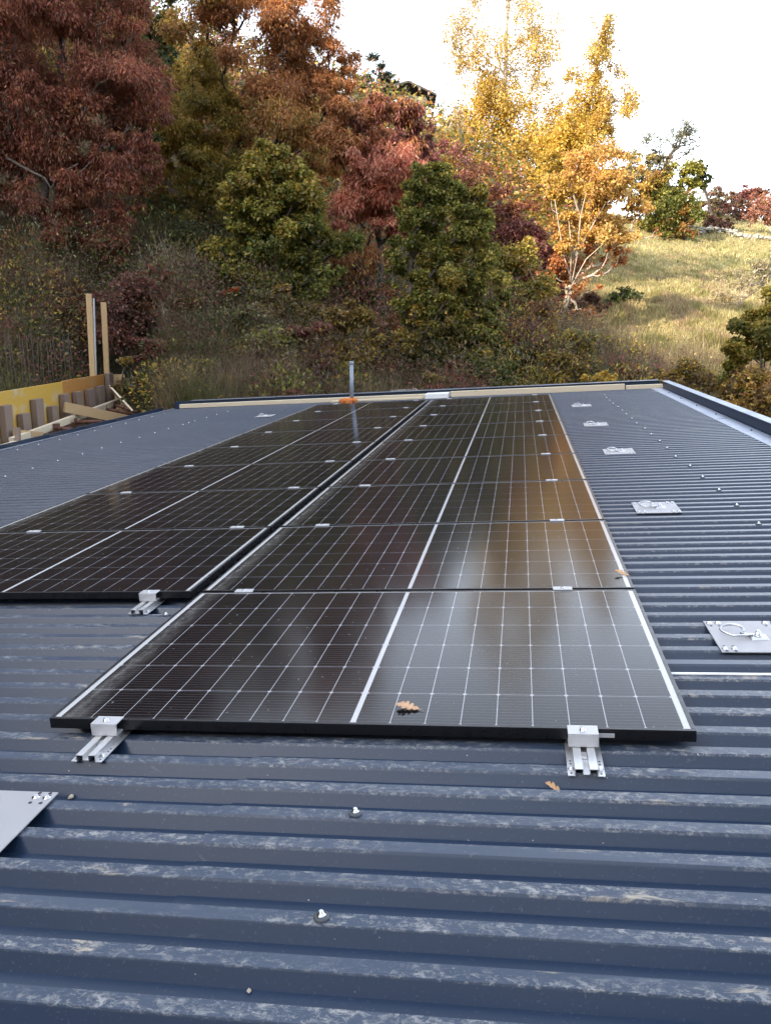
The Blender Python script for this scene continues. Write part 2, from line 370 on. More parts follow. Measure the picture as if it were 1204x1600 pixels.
def ground_mat():
    t = NT('earth_and_turf'); a = t.n('ShaderNodeAttribute', attribute_name='tint'); o = t.obj()
    f = t.noise(o, 2.6, 8, 0.7); g = t.noise(o, 14, 4, 0.6)
    c = t.mix(t.ramp(f, 0.3, 0.7), t.mix(0.5, a.outputs['Color'], (0.03, 0.025, 0.015)), a.outputs['Color'])
    t.set(Base_Color=c, Roughness=0.95); t.bump(t.math('ADD', f, t.math('MULTIPLY', g, 0.4)), 0.7, 0.15); return t.m
M_GROUND = ground_mat(); gme.materials.append(M_GROUND)
go = bpy.data.objects.new('terrain', gme); COL.objects.link(go); tag(go, 'hillside rising behind the roof, wooded on the left and open meadow on the right', 'terrain', kind='structure')

# ------------------------------------------------------------------ building with its corrugated roof
X0, X1 = -4.62, 3.50
FARL, FARR = onroof(278, 638.5, CREST), onroof(1038, 606.5, CREST)
def yfar(x): return FARL[1] + (FARR[1] - FARL[1]) * (x - FARL[0]) / (FARR[0] - FARL[0])
house = empty('building', (0, 0, 0), 'low building with a slate blue corrugated metal roof under the solar panels', 'building', roof=True)
def sheet(x0, x1, y0, dz, th, name, yend=None):
    prof = []                                    # one rib, from its far crest edge backwards (towards -y)
    k0 = int(math.floor((y0 - PH) / PITCH)); k1 = int(math.ceil((max(FARL[1], FARR[1]) - PH) / PITCH))
    ys = []
    for k in range(k0, k1):
        y = PH + k * PITCH                       # far edge of crest k
        ys += [(y - 0.034, 0.0), (y, 0.0), (y + 0.021, -0.030), (y + 0.0582, -0.030)]
    if dz > 0: ys = ys[2:]
    xs = [x0 + (x1 - x0) * i / max(1, int((x1 - x0) / 1.2)) for i in range(int((x1 - x0) / 1.2) + 1)]
    if len(xs) < 2: xs = [x0, x1]
    mb = MB(); vs = []; n = len(ys)
    for x in xs:
        ye = yfar(x) + 0.05
        for y, z in ys:
            w = 0.0008 * math.sin(x * 2.1 + y * 5.3) + 0.0006 * math.sin(x * 5.7 - y * 2.2)
            vs.append((x, min(y, ye), CREST + dz + z + w))
    fs = [(i * n + j, (i + 1) * n + j, (i + 1) * n + j + 1, i * n + j + 1) for i in range(len(xs) - 1) for j in range(n - 1)]
    mb.add(vs, fs)
    o = mb.build(name, M_ROOF, house)
    so = o.modifiers.new('gauge', 'SOLIDIFY'); so.thickness = th; so.offset = -1
    bv = o.modifiers.new('fold', 'BEVEL'); bv.width = 0.0016; bv.segments = 1; bv.limit_method = 'ANGLE'; bv.angle_limit = 0.4
    return o
sheet(X0, X1 - 0.05, -3.6, 0.0, 0.0012, 'roof_sheet')
sheet(0.615, X1 - 0.05, -0.60, 0.0034, 0.0016, 'roof_sheet')
# lap seam does not run on below the joint: the near sheets are one length
YL, YR = yfar(X0), yfar(X1)
zc = CREST
g = MB()
for y0_, y1_ in ((-3.6, YL + 0.05),):
    g.box(X0 - 0.02, y0_, zc - 0.042, X0 + 0.06, y1_, zc - 0.034)     # drip edge under the sheet
    g.box(X0 - 0.16, y0_, zc - 0.13, X0 - 0.02, y1_, zc - 0.122)
    g.box(X0 - 0.028, y0_, zc - 0.122, X0 - 0.02, y1_, zc - 0.043)
    g.box(X0 - 0.172, y0_, zc - 0.13, X0 - 0.161, y1_, zc + 0.012)
    g.box(X0 - 0.178, y0_, zc + 0.013, X0 - 0.150, y1_, zc + 0.022)
gut = g.build('gutter', M_TRIM, house, bevel=0.002)
for k in range(13):
    y = -0.4 + k * 0.93
    b = MB(); b.box(X0 - 0.150, y, zc + 0.006, X0 + 0.07, y + 0.028, zc + 0.0115); b.box(X0 + 0.045, y, zc - 0.0005, X0 + 0.07, y + 0.028, zc + 0.0055)
    b.build('bracket', M_STEEL, gut)
g = MB(); g.box(X0 + 0.02, -3.6, zc + 0.0012, X0 + 0.085, YL + 0.02, zc + 0.003)
g.build('eave_strip', M_FLASH, house)
# side flashing and parapet on the right
zf = zc + 0.006
XI = 3.24
g = MB(); g.add([(XI, -3.6, zf - 0.012), (XI, YR, zf - 0.012), (XI, -3.6, zf), (XI, YR - 0.0, zf), (XI + 0.03, -3.6, zf + 0.002), (XI + 0.03, YR, zf + 0.002), (X1 - 0.101, -3.6, zf + 0.001), (X1 - 0.101, YR, zf + 0.001)],
      [(0, 1, 3, 2), (2, 3, 5, 4), (4, 5, 7, 6)])
for y in (3.1, 6.9): g.box(XI + 0.02, y, zf + 0.003, X1 - 0.14, y + 0.012, zf + 0.006)
fl = g.build('side_flashing', M_FLASH, house)
for y in (4.7, 5.9, 7.3, 8.3, 9.3, 10.2):
    s = MB(); s.lathe((XI + 0.10, y, zf + 0.002), [(0.011, 0), (0.011, 0.003), (0.006, 0.004), (0.006, 0.010)], 8); s.build('screw', M_DARKHOLE, fl)
ph = 0.090
g = MB(); g.hexa([(X1 - 0.10, -3.6, zf - 0.2), (X1 + 0.005, -3.6, zf - 0.2), (X1 + 0.005, YR + 0.12, zf - 0.2), (X1 - 0.10, YR + 0.0, zf - 0.2),
        (X1 - 0.075, -3.6, zf + ph), (X1 + 0.005, -3.6, zf + ph), (X1 + 0.005, YR + 0.12, zf + ph), (X1 - 0.075, YR + 0.0, zf + ph)])
g.build('parapet', M_TRIM, house)
g = MB()
yy = [-3.6, 0.0, 2.9, 5.7, 8.5, YR + 0.13]
for a, b in zip(yy[:-1], yy[1:]): g.box(X1 - 0.085, a + 0.002, zf + ph + 0.002, X1 + 0.02, b - 0.002, zf + ph + 0.010)
g.build('coping', M_FLASH, house, bevel=0.002)
# far parapet flashing
g = MB()
def farbox(mb, xa, xb, o0, o1, z0, z1):
    mb.hexa([(xa, yfar(xa) + o0, z0), (xb, yfar(xb) + o0, z0), (xb, yfar(xb) + o1, z0), (xa, yfar(xa) + o1, z0), (xa, yfar(xa) + o0, z1), (xb, yfar(xb) + o0, z1), (xb, yfar(xb) + o1, z1), (xa, yfar(xa) + o1, z1)])
farbox(g, X0, X1 - 0.11, 0.19, 0.26, zc - 0.25, zc + 0.105)
g.build('parapet', M_TRIM, house)
g = MB(); farbox(g, X0 + 0.3, X1 - 0.12, 0.17, 0.29, zc + 0.107, zc + 0.115); g.build('coping', M_FLASH, house)
# walls under the roof
g = MB(); t0 = zc - 0.24
def wallb(xa, ya, xb, yb, xc, yc, xd, yd): g.hexa([(xa, ya, -3.9), (xb, yb, -3.9), (xc, yc, -3.9), (xd, yd, -3.9), (xa, ya, t0), (xb, yb, t0), (xc, yc, t0), (xd, yd, t0)])
wallb(X0 + 0.15, -3.4, X1 - 0.12, -3.4, X1 - 0.12, YR - 0.05, X0 + 0.15, YL - 0.05)
g.build('wall', M_PLASTER, house)
# roof screws on the crests
def crest_y(y): return PH + round((y - PH + 0.0165) / PITCH) * PITCH - 0.0165
def screw_mesh():
    m = MB(); m.lathe((0, 0, 0), [(0.0150, 0.0), (0.0150, 0.003), (0.0115, 0.0055)], 18); return m
sc0 = screw_mesh().build('roof_screw', M_RUBBER, house); sc0.location = (0.932, crest_y(-0.31), zc + 0.0005 + 0.0034)
hd = MB(); hd.lathe((0, 0, 0.0056), [(0.0095, 0), (0.0095, 0.0018), (0.0052, 0.0025), (0.0052, 0.008), (0.004, 0.009)], 6); hd.build('head', M_STEEL, sc0)
ys_ = [(0.930, crest_y(-0.653), 0)]
ys_ += [(2.468, crest_y(2.345 + 0.4440 * k), 0.0034) for k in range(21) if crest_y(2.345 + 0.4440 * k) < 10.5]
ys_ += [(-3.207, crest_y(2.91 + 0.4440 * k), 0) for k in range(18)] + [(-3.21, crest_y(8.84), 0)]
ys_ += [(-4.295, crest_y(3.0 + 0.4440 * k), 0) for k in range(18)]
ys_ += [(0.478, crest_y(0.62), 0), (-0.109, crest_y(1.048), 0)]
for x, y, dz in ys_:
    c = copy_tree(sc0, parent=house); c.location = (x + random.uniform(-0.012, 0.012), y, zc + 0.0005 + dz)

# ------------------------------------------------------------------ solar panels
LX, LY = -0.0489 - PW, 1.1484
ordn = ['nearest', 'second', 'third', 'fourth', 'fifth', 'sixth', 'seventh', 'eighth', 'farthest']
def make_panel():
    p = empty('solar_panel', (0, 0, -0.030), roof=True)
    H, w = 0.030, 0.011; m = MB()
    m.box(0, 0, 0, PW, w, H); m.box(0, PD - w, 0, PW, PD, H)
    m.box(0, w, 0, w, PD - w, H); m.box(PW - w, w, 0, PW, PD - w, H)
    m.box(w, w, 0, PW - w, w + 0.018, 0.0015); m.box(w, PD - w - 0.018, 0, PW - w, PD - w, 0.0015)
    m.build('frame', M_FRAME, p, bevel=0.0008)
    m = MB(); m.box(w, w, H - 0.0065, PW - w, PD - w, H - 0.0014); m.build('glass', M_GLASS, p)
    return p
P0 = make_panel()
for k in range(9):
    o = P0 if k == 0 else copy_tree(P0, (0, k * PP, -0.030))
    lab = {0: 'nearest black solar panel, with a brown oak leaf lying on it', 1: 'second solar panel of the right column, with a small leaf on its right edge',
           8: 'farthest solar panel of the right column, just before the timber planks'}.get(k, '%s solar panel from the front in the right column' % ordn[k])
    tag(o, lab, 'solar panel', 'black solar panels in two columns on the roof')
for k in range(8):
    o = copy_tree(P0, (LX, LY + k * PP, -0.030))
    lab = {0: 'front solar panel of the left column, cut by the photo edge', 7: 'last solar panel of the left column, at the foot of the grey pipe'}.get(k, '%s solar panel from the front in the left column' % ordn[k])
    tag(o, lab, 'solar panel', 'black solar panels in two columns on the roof')

# mid clamps between the panels
def make_clamp():
    c = empty('panel_clamp', roof=True)
    m = MB(); m.box(-0.036, -0.019, 0.0005, 0.036, 0.019, 0.0040); m.box(-0.036, -0.0075, -0.028, 0.036, 0.0075, 0.0003)
    m.build('clamp_plate', M_ALU_WHITE, c, bevel=0.0006)
    b = MB(); b.lathe((0, 0, 0.0041), [(0.0075, 0), (0.0075, 0.004), (0.0045, 0.0045), (0.0045, 0.003)], 6); b.build('bolt', M_STEEL, c)
    return c
C0 = make_clamp(); first = True
for col, n in (('right', 9), ('left', 8)):
    for k in range(1, n + 1):
        for side in (0, 1):
            if col == 'right': x = (0.19, 0.235, 0.258)[min(k, 3) - 1] if side == 0 else (1.452, 1.488, 1.498)[min(k, 3) - 1]; y = k * PP - GAP / 2
            else: x = -1.462 if side == 0 else -0.236; y = LY + k * PP - GAP / 2
            x += random.uniform(-0.006, 0.006)
            if k == n: y = y - 0.004
            loc = (x, y, 0)
            if first: o = C0; o.matrix_world = ROOF @ Matrix.Translation(loc); first = False
            else: o = copy_tree(C0, loc)
            where = 'at the far end of the %s column' % col if k == n else 'between the %s and %s panels of the %s column' % (ordn[k - 1].replace('nearest', 'first'), (ordn[k] if k < 8 else 'ninth'), col)
            tag(o, '%s bright clamp %s' % (('left', 'right')[side], where), 'clamp', 'bright clamps between the solar panels')

# end brackets: short mini rail on a rib with an end clamp gripping the frame
def make_bracket():
    b = empty('mounting_bracket', roof=True)
    zb = zc + 0.0032
    m = MB(); L0, L1 = -0.142, 0.16
    pr = [(-0.043, 0), (-0.030, 0), (-0.025, 0.0), (-0.025, 0.0180), (-0.009, 0.0180), (-0.009, 0.0045), (0.009, 0.0045), (0.009, 0.0180), (0.025, 0.0180), (0.025, 0.0), (0.030, 0), (0.043, 0)]
    vs = []
    for y in (L0, L1):
        for x, z in pr: vs.append((x, y, zb + z))
    n = len(pr); m.add(vs, [(i, i + 1, n + i + 1, n + i) for i in range(n - 1)])
    r = m.build('mini_rail', M_ALU, b); so = r.modifiers.new('gauge', 'SOLIDIFY'); so.thickness = 0.0022; so.offset = 1
    zr = zb + 0.0206
    m = MB()
    m.box(-0.037, -0.0375, 0.0008, 0.037, 0.010, 0.0045)          # top lip over the frame
    m.box(-0.037, -0.0375, zr, 0.037, -0.0335, 0.0005)            # front face
    m.box(-0.037, -0.0333, zr, 0.037, -0.0022, zr + 0.004)
    m.build('end_clamp', M_ALU_WHITE, b, bevel=0.0008)
    h = MB(); h.lathe((0, -0.018, 0.0046), [(0.0085, 0), (0.0085, 0.0012), (0.0065, 0.0014), (0.0065, 0.0075), (0.004, 0.0077), (0.004, 0.004)], 12); h.build('bolt', M_STEEL, b)
    h = MB(); h.box(-0.0065, -0.072, zb + 0.0070, 0.0065, -0.050, zb + 0.0140); h.build('slot_nut', M_STEEL, b)
    for x in (-0.0345, 0.0345):
        h = MB(); h.lathe((x, -0.112, zb + 0.0024), [(0.0075, 0), (0.0075, 0.0018), (0.005, 0.002), (0.005, 0.007)], 6); h.build('screw', M_STEEL, b)
        for y in (-0.074, -0.088, -0.131):
            h = MB(); h.lathe((x, y, zb + 0.0023), [(0.0028, 0), (0.0028, 0.0003)], 8); h.build('hole', M_DARKHOLE, b)
    return b
B0 = make_bracket(); B0.matrix_world = ROOF @ Matrix.Translation((0.181, 0, 0))
tag(B0, 'bright aluminium end bracket under the left front corner of the nearest solar panel', 'bracket', 'end brackets gripping the front panels')
b = copy_tree(B0, (1.449, 0, 0)); tag(b, 'bright aluminium end bracket with a small white tab, right front of the nearest panel', 'bracket', 'end brackets gripping the front panels')
tb = MB(); tb.box(0.0385, -0.006, -0.020, 0.078, -0.003, -0.010); tb.build('tab', M_ALU_WHITE, b)
b = copy_tree(B0, (-0.222, LY, 0)); tag(b, 'bright aluminium end bracket under the front of the left panel column', 'bracket', 'end brackets gripping the front panels')

# ------------------------------------------------------------------ anchor plates
def make_anchor():
    a = empty('roof_anchor', roof=True); z = 0.0
    m = MB(); m.box(-0.119, -0.142, z, 0.119, 0.142, z + 0.004); m.build('plate', M_PLATE, a, bevel=0.001)
    z = 0.0043
    m = MB(); pts = [(-0.055 + 0.036 * math.cos(t), 0.01 + 0.020 * math.sin(t), z + 0.010 + 0.018 * (0.5 + 0.5 * math.sin(t))) for t in np.linspace(-0.9, 3.9, 15)]
    pts = [(0.004, -0.018, z + 0.008)] + pts + [(-0.060, -0.026, z + 0.010), (0.004, -0.018, z + 0.0085)]
    m.tube(pts, 0.0042, 8); m.build('ring', M_STEEL, a)
    m = MB(); m.hexa([(-0.005, -0.045, z), (0.05, -0.040, z), (0.05, 0.005, z), (-0.005, 0.012, z), (-0.005, -0.038, z + 0.006), (0.045, -0.034, z + 0.005), (0.045, 0.0, z + 0.005), (-0.005, 0.006, z + 0.006)])
    m.build('lug', M_ALU, a, bevel=0.001)
    m = MB(); m.lathe((0.02, -0.018, z + 0.0062), [(0.013, 0), (0.013, 0.003), (0.0095, 0.0032), (0.0095, 0.014), (0.005, 0.0142), (0.005, 0.02)], 6); m.build('bolt', M_STEEL, a)
    for sx in (-1, 1):
        for sy in (-1, 1):
            for q in (0, 1):
                m = MB(); m.lathe((sx * (0.104 - 0.028 * q), sy * 0.117, z - 0.0002), [(0.0105, 0), (0.0105, 0.0015), (0.006, 0.0017), (0.006, 0.0055)], 8); m.build('screw', M_STEEL, a)
                for e in (-1, 1):
                    m = MB(); m.lathe((sx * (0.102 - 0.027 * q), sy * 0.114 + e * 0.021, z), [(0.0048, 0), (0.0048, 0.0004)], 8); m.build('hole', M_DARKHOLE, a)
    return a
A0 = make_anchor(); zp = zc + 0.0040
A0.matrix_world = ROOF @ Matrix.Translation((2.040, 0.770, zp))
ga_ = 'anchor plates with rings screwed on the roof'
tag(A0, 'large pale anchor plate with ring beside the nearest panel, cut by the photo edge', 'roof anchor', ga_)
for (x, y, lab) in ((2.045, 2.775, 'pale anchor plate with ring, second from the front right of the panels'),
                    (2.080, 4.92, 'pale anchor plate with ring, third from the front right of the panels'),
                    (2.060, 6.84, 'pale anchor plate with ring, fourth from the front right of the panels'),
                    (2.060, 8.94, 'small far anchor plate, nearest to the far planks right of the panels'),
                    (-2.28, 9.42, 'lone anchor plate on the roof left of the panels, far back'),
                    (0.072, -0.435, 'bare corner of an anchor plate with two screws at the lower left photo edge')):
    tag(copy_tree(A0, (x, y, zp), rz=random.uniform(-0.02, 0.02) if y > 0 else 0.0), lab, 'roof anchor', ga_)

# white strip lying on a rib at the right
m = MB(); p0 = onroof(1050, 1054.5, zc + 0.004); y = crest_y(p0[1]) + 0.0165
m.box(1.60, y - 0.009, zc + 0.0045, 3.22, y + 0.003, zc + 0.0075)
tag(m.build('white_strip', M_WHITE, roof=True), 'thin white strip lying along a rib near the right anchor plate', 'strip')

# ------------------------------------------------------------------ planks along the far edge, pipe, scraps
def plank(name, ua, va, ub, vb, w, h, mat, label, dz=0.0, cat='plank', group=None, back=0.06):
    a = onroof(ua, va, zc + dz); b_ = onroof(ub, vb, zc + dz)
    a = np.array([a[0], yfar(a[0]) + back, zc + dz + h / 2 + 0.001]); b_ = np.array([b_[0], yfar(b_[0]) + back, zc + dz + h / 2 + 0.001])
    m = MB(); L = np.linalg.norm(b_ - a); m.box(-w / 2, -h / 2, 0, w / 2, h / 2, L)
    o = m.build(name, mat, bevel=0.003)
    d = Vector(b_ - a).normalized(); xax = Vector((0, 0, 1)).cross(d).normalized(); yax = d.cross(xax)
    M = Matrix((( -xax.x, yax.x * -1, d.x), (-xax.y, -yax.y, d.y), (-xax.z, -yax.z, d.z))).to_4x4()
    if M.to_3x3().determinant() < 0: M = Matrix(((xax.x, yax.x, d.x), (xax.y, yax.y, d.y), (xax.z, yax.z, d.z))).to_4x4()
    o.matrix_world = ROOF @ Matrix.Translation(a) @ M
    return tag(o, label, cat, group)
gpl = 'timber planks along the far roof edge'
plank('timber_plank', 282, 638, 668, 620, 0.09, 0.065, W_PALE, 'long pale plank at the left half of the far roof edge', group=gpl)
plank('timber_plank', 706, 618, 974, 608, 0.09, 0.085, W_PALE, 'pale yellowish plank at the far roof edge right of the white board', group=gpl)
plank('timber_plank', 976, 608, 1034, 606, 0.09, 0.060, W_PALE, 'short low plank at the far right roof corner', group=gpl)
plank('white_board', 669, 620, 704, 618, 0.30, 0.075, M_WHITE, 'white weathered board lying between the planks at the far roof edge', cat='board', back=-0.02)
plank('timber_plank', 520, 628, 660, 623, 0.07, 0.03, W_PALE, 'thin low plank lying in front of the long pale plank', group=gpl, back=-0.10)

pb = onroof(549.3, 630, zc); pt = 0.66
up = np.array([0.0610, 0, 0.998])               # plumb
vp = empty('vent_pipe', (pb[0], pb[1], zc), 'upright grey plastic pipe standing at the far end of the left panels', 'pipe', roof=True)
m = MB(); m.tube([(0, 0, -0.02), tuple(up * 0.60)], 0.030, 20); m.build('tube', M_PVC, vp)
m = MB(); m.tube([tuple(up * 0.600), tuple(up * 0.606), tuple(up * 0.650), tuple(up * 0.655)], [0.031, 0.036, 0.036, 0.033], 20); m.build('socket', M_PVC, vp)
m = MB()
for k in range(14):
    a = rng.uniform(0, 6.28); r = rng.uniform(0.04, 0.10); x, y = r * math.cos(a) * 1.3, r * math.sin(a) * 0.7 - 0.02; s = rng.uniform(0.025, 0.055)
    vs = [(x + s * rng.uniform(0.7, 1.2) * math.sin(t) * math.cos(q), y + s * rng.uniform(0.7, 1.2) * math.sin(t) * math.sin(q), 0.04 + s * 1.1 * math.cos(t)) for t in (0.5, 1.3, 2.2, 2.8) for q in np.linspace(0, 5.23, 6)]
    fs = [(i * 6 + j, i * 6 + (j + 1) % 6, i * 6 + 6 + (j + 1) % 6, i * 6 + 6 + j) for i in range(3) for j in range(6)] + [(5, 4, 3, 2, 1, 0)]
    m.add(vs, fs)
fo = m.build('sealing_foam', M_ORANGE); fo.matrix_world = ROOF @ Matrix.Translation((pb[0] - 0.07, pb[1] - 0.02, zc)); tag(fo, 'crumpled orange foam around the foot of the grey pipe', 'foam')

# fallen oak leaves
def oak_leaf(name, pos, size, rz, label, mat, tilt=0.0):
    out = [(0, -0.62), (0.02, -0.42)]
    for yk, w, v in ((-0.30, 0.16, 0.07), (-0.10, 0.27, 0.10), (0.12, 0.33, 0.12), (0.30, 0.26, 0.12)): out += [(w, yk), (w * 0.95, yk + 0.09), (v, yk + 0.14)]
    out += [(0.12, 0.5), (0, 0.56)]
    m = MB(); vs = []; n = len(out)
    for x, y in out: vs.append((0, y, 0.05 * math.sin(3 * y)))
    for sgn in (1, -1):
        for x, y in out: vs.append((sgn * x, y, 0.10 * abs(x) ** 1.2 + 0.035 * math.sin(7 * y + sgn) * abs(x) * 2 + 0.05 * math.sin(3 * y)))
    fs = [(i, n + i, n + i + 1, i + 1) for i in range(n - 1)] + [(i, i + 1, 2 * n + i + 1, 2 * n + i) for i in range(n - 1)]
    m.add([tuple(size * c for c in v) for v in vs], fs, True)
    o = m.build(name, mat); so = o.modifiers.new('thick', 'SOLIDIFY'); so.thickness = 0.0008
    mn = min(v[2] for v in m.v)
    o.matrix_world = ROOF @ Matrix.Translation((pos[0], pos[1], pos[2] - mn + 0.002)) @ Matrix.Rotation(rz, 4, 'Z') @ Matrix.Rotation(tilt, 4, 'X')
    return tag(o, label, 'leaf', 'fallen oak leaves')
def leafmat(a, b):
    t = NT('dry_leaf'); f = t.noise(t.obj(), 90, 4); t.set(Base_Color=t.mix(f, a, b), Roughness=0.7); return t.m
ML = leafmat((0.42, 0.22, 0.11), (0.62, 0.40, 0.24)); ML2 = leafmat((0.40, 0.20, 0.08), (0.55, 0.33, 0.16))
p = onroof(639, 1107, 0.0); oak_leaf('oak_leaf', (p[0], p[1], 0.001), 0.068, math.radians(75), 'curled brown oak leaf on the glass of the nearest solar panel', ML)
p = onroof(972, 898, 0.0); oak_leaf('oak_leaf', (p[0], p[1], 0.003), 0.062, math.radians(60), 'small brown leaf on the right edge of the second solar panel', ML2, 0.15)
p = onroof(870, 1229, zc); oak_leaf('oak_leaf', (p[0], p[1], zc - 0.012), 0.058, math.radians(95), 'tan oak leaf caught on the blue roof below the right bracket', ML2, 0.5)
p = onroof(651, 1153, zc - 0.03); oak_leaf('oak_leaf', (p[0], p[1], zc - 0.029), 0.040, math.radians(80), 'dark small leaf in the shade under the front panel edge', ML2)
def crumb(pos, s, mat, label):
    m = MB(); vs = [(s * rng.uniform(0.6, 1.2) * math.sin(t) * math.cos(q), s * 1.1 * rng.uniform(0.6, 1.2) * math.sin(t) * math.sin(q), s * 0.6 * (1 + math.cos(t))) for t in (0.3, 1.1, 1.9, 2.8) for q in np.linspace(0, 5.23, 6)]
    fs = [(i * 6 + j, i * 6 + 6 + j, i * 6 + 6 + (j + 1) % 6, i * 6 + (j + 1) % 6) for i in range(3) for j in range(6)] + [(0, 1, 2, 3, 4, 5)]
    m.add(vs, fs); o = m.build('plaster_crumb', mat); o.matrix_world = ROOF @ Matrix.Translation(pos); tag(o, label, 'crumb', 'plaster crumbs on the roof')
MC = metal('plaster_crumbs', (0.42, 0.37, 0.28), 0.9, 0.0, 0.2, 60)
for u, v, s, lab in ((112, 1247, 0.009, 'tan plaster crumb right of the lower left anchor plate'), (133, 1446, 0.006, 'small tan crumb in a roof valley at the lower left'), (389, 1549, 0.005, 'dark grit crumb near the bottom edge, left of centre'), (1152, 1420, 0.004, 'pale grit crumb in a valley at the lower right')):
    p = onroof(u, v, zc - 0.028); crumb((p[0], p[1], zc - 0.0295), s, MC, lab)

#@@VEG
# ------------------------------------------------------------------ plants
def unit(v): return v / (np.linalg.norm(v, axis=-1, keepdims=True) + 1e-9)
def leaves(P, L, W, ax, cols, fold=0.25):        # loose pointed leaves: centres, length, width, long axis
    n = len(P); ax = unit(ax); r = unit(np.cross(ax, unit(rng.normal(size=(n, 3)) + np.array([0, 0, 1.2]))))
    nn = np.cross(r, ax)
    L = L[:, None]; W = W[:, None]
    a = P - ax * L * 0.5; b = P + ax * L * 0.5; k = P - ax * L * 0.08 + nn * W * fold
    V = np.stack([a, k + r * W * 0.5, b, k - r * W * 0.5], 1).reshape(-1, 3)
    return V, np.repeat(cols, 4, 0)
def pick(pal, n, jit=0.22):
    pal = np.array(pal, float); c = pal[rng.integers(0, len(pal), n)]
    return np.clip(c * (1 + rng.normal(0, jit, (n, 1))) * (1 + rng.normal(0, 0.07, (n, 3))), 0.004, 0.9)
RED = [(0.342, 0.115, 0.073), (0.268, 0.094, 0.063), (0.415, 0.149, 0.083), (0.207, 0.075, 0.054), (0.305, 0.149, 0.058)]
RUST = [(0.442, 0.199, 0.068), (0.366, 0.152, 0.061), (0.518, 0.237, 0.084), (0.305, 0.137, 0.055)]
OLIVE = [(0.412, 0.275, 0.054), (0.305, 0.229, 0.049), (0.504, 0.321, 0.059), (0.213, 0.183, 0.043)]
GOLDOL = [(0.488, 0.305, 0.045), (0.381, 0.26, 0.045), (0.305, 0.229, 0.043)]
GREEN = [(0.129, 0.149, 0.033), (0.183, 0.19, 0.04), (0.091, 0.11, 0.03), (0.289, 0.251, 0.054)]
DGREEN = [(0.056, 0.075, 0.022), (0.081, 0.1, 0.025), (0.044, 0.056, 0.02), (0.1, 0.112, 0.031)]
YGREEN = [(0.199, 0.213, 0.04), (0.305, 0.275, 0.054), (0.122, 0.137, 0.033), (0.458, 0.366, 0.076)]
PINK = [(0.62, 0.244, 0.16), (0.549, 0.19, 0.122), (0.62, 0.321, 0.213), (0.488, 0.199, 0.115)]
BURG = [(0.239, 0.077, 0.072), (0.171, 0.065, 0.061), (0.307, 0.102, 0.085), (0.273, 0.128, 0.077)]
YEL = [(.62, .43, .08), (.56, .37, .07), (.68, .49, .11), (.48, .33, .07)]
PALEY = [(.62, .47, .20), (.57, .42, .17), (.52, .38, .15)]
ORY = [(.62, .40, .11), (.57, .34, .09), (.64, .45, .14), (.50, .26, .085)]
ORR = [(.45, .17, .06), (.38, .13, .05), (.50, .23, .07)]
BROWN = [(0.163, 0.106, 0.062), (0.125, 0.081, 0.05), (0.213, 0.138, 0.075), (0.1, 0.069, 0.044)]
STRAW = [(.48, .38, .20), (.38, .30, .15), (.54, .45, .26), (.30, .25, .11)]
GREYG = [(.17, .17, .10), (.13, .125, .07), (.22, .20, .11), (.30, .27, .12)]
SUMAC = [(.55, .07, .03), (.45, .05, .03), (.60, .12, .04)]
MAG = [(.20, .025, .04), (.15, .02, .03)]
BLUEG = [(.026, .038, .024), (.036, .048, .030), (.046, .055, .032)]

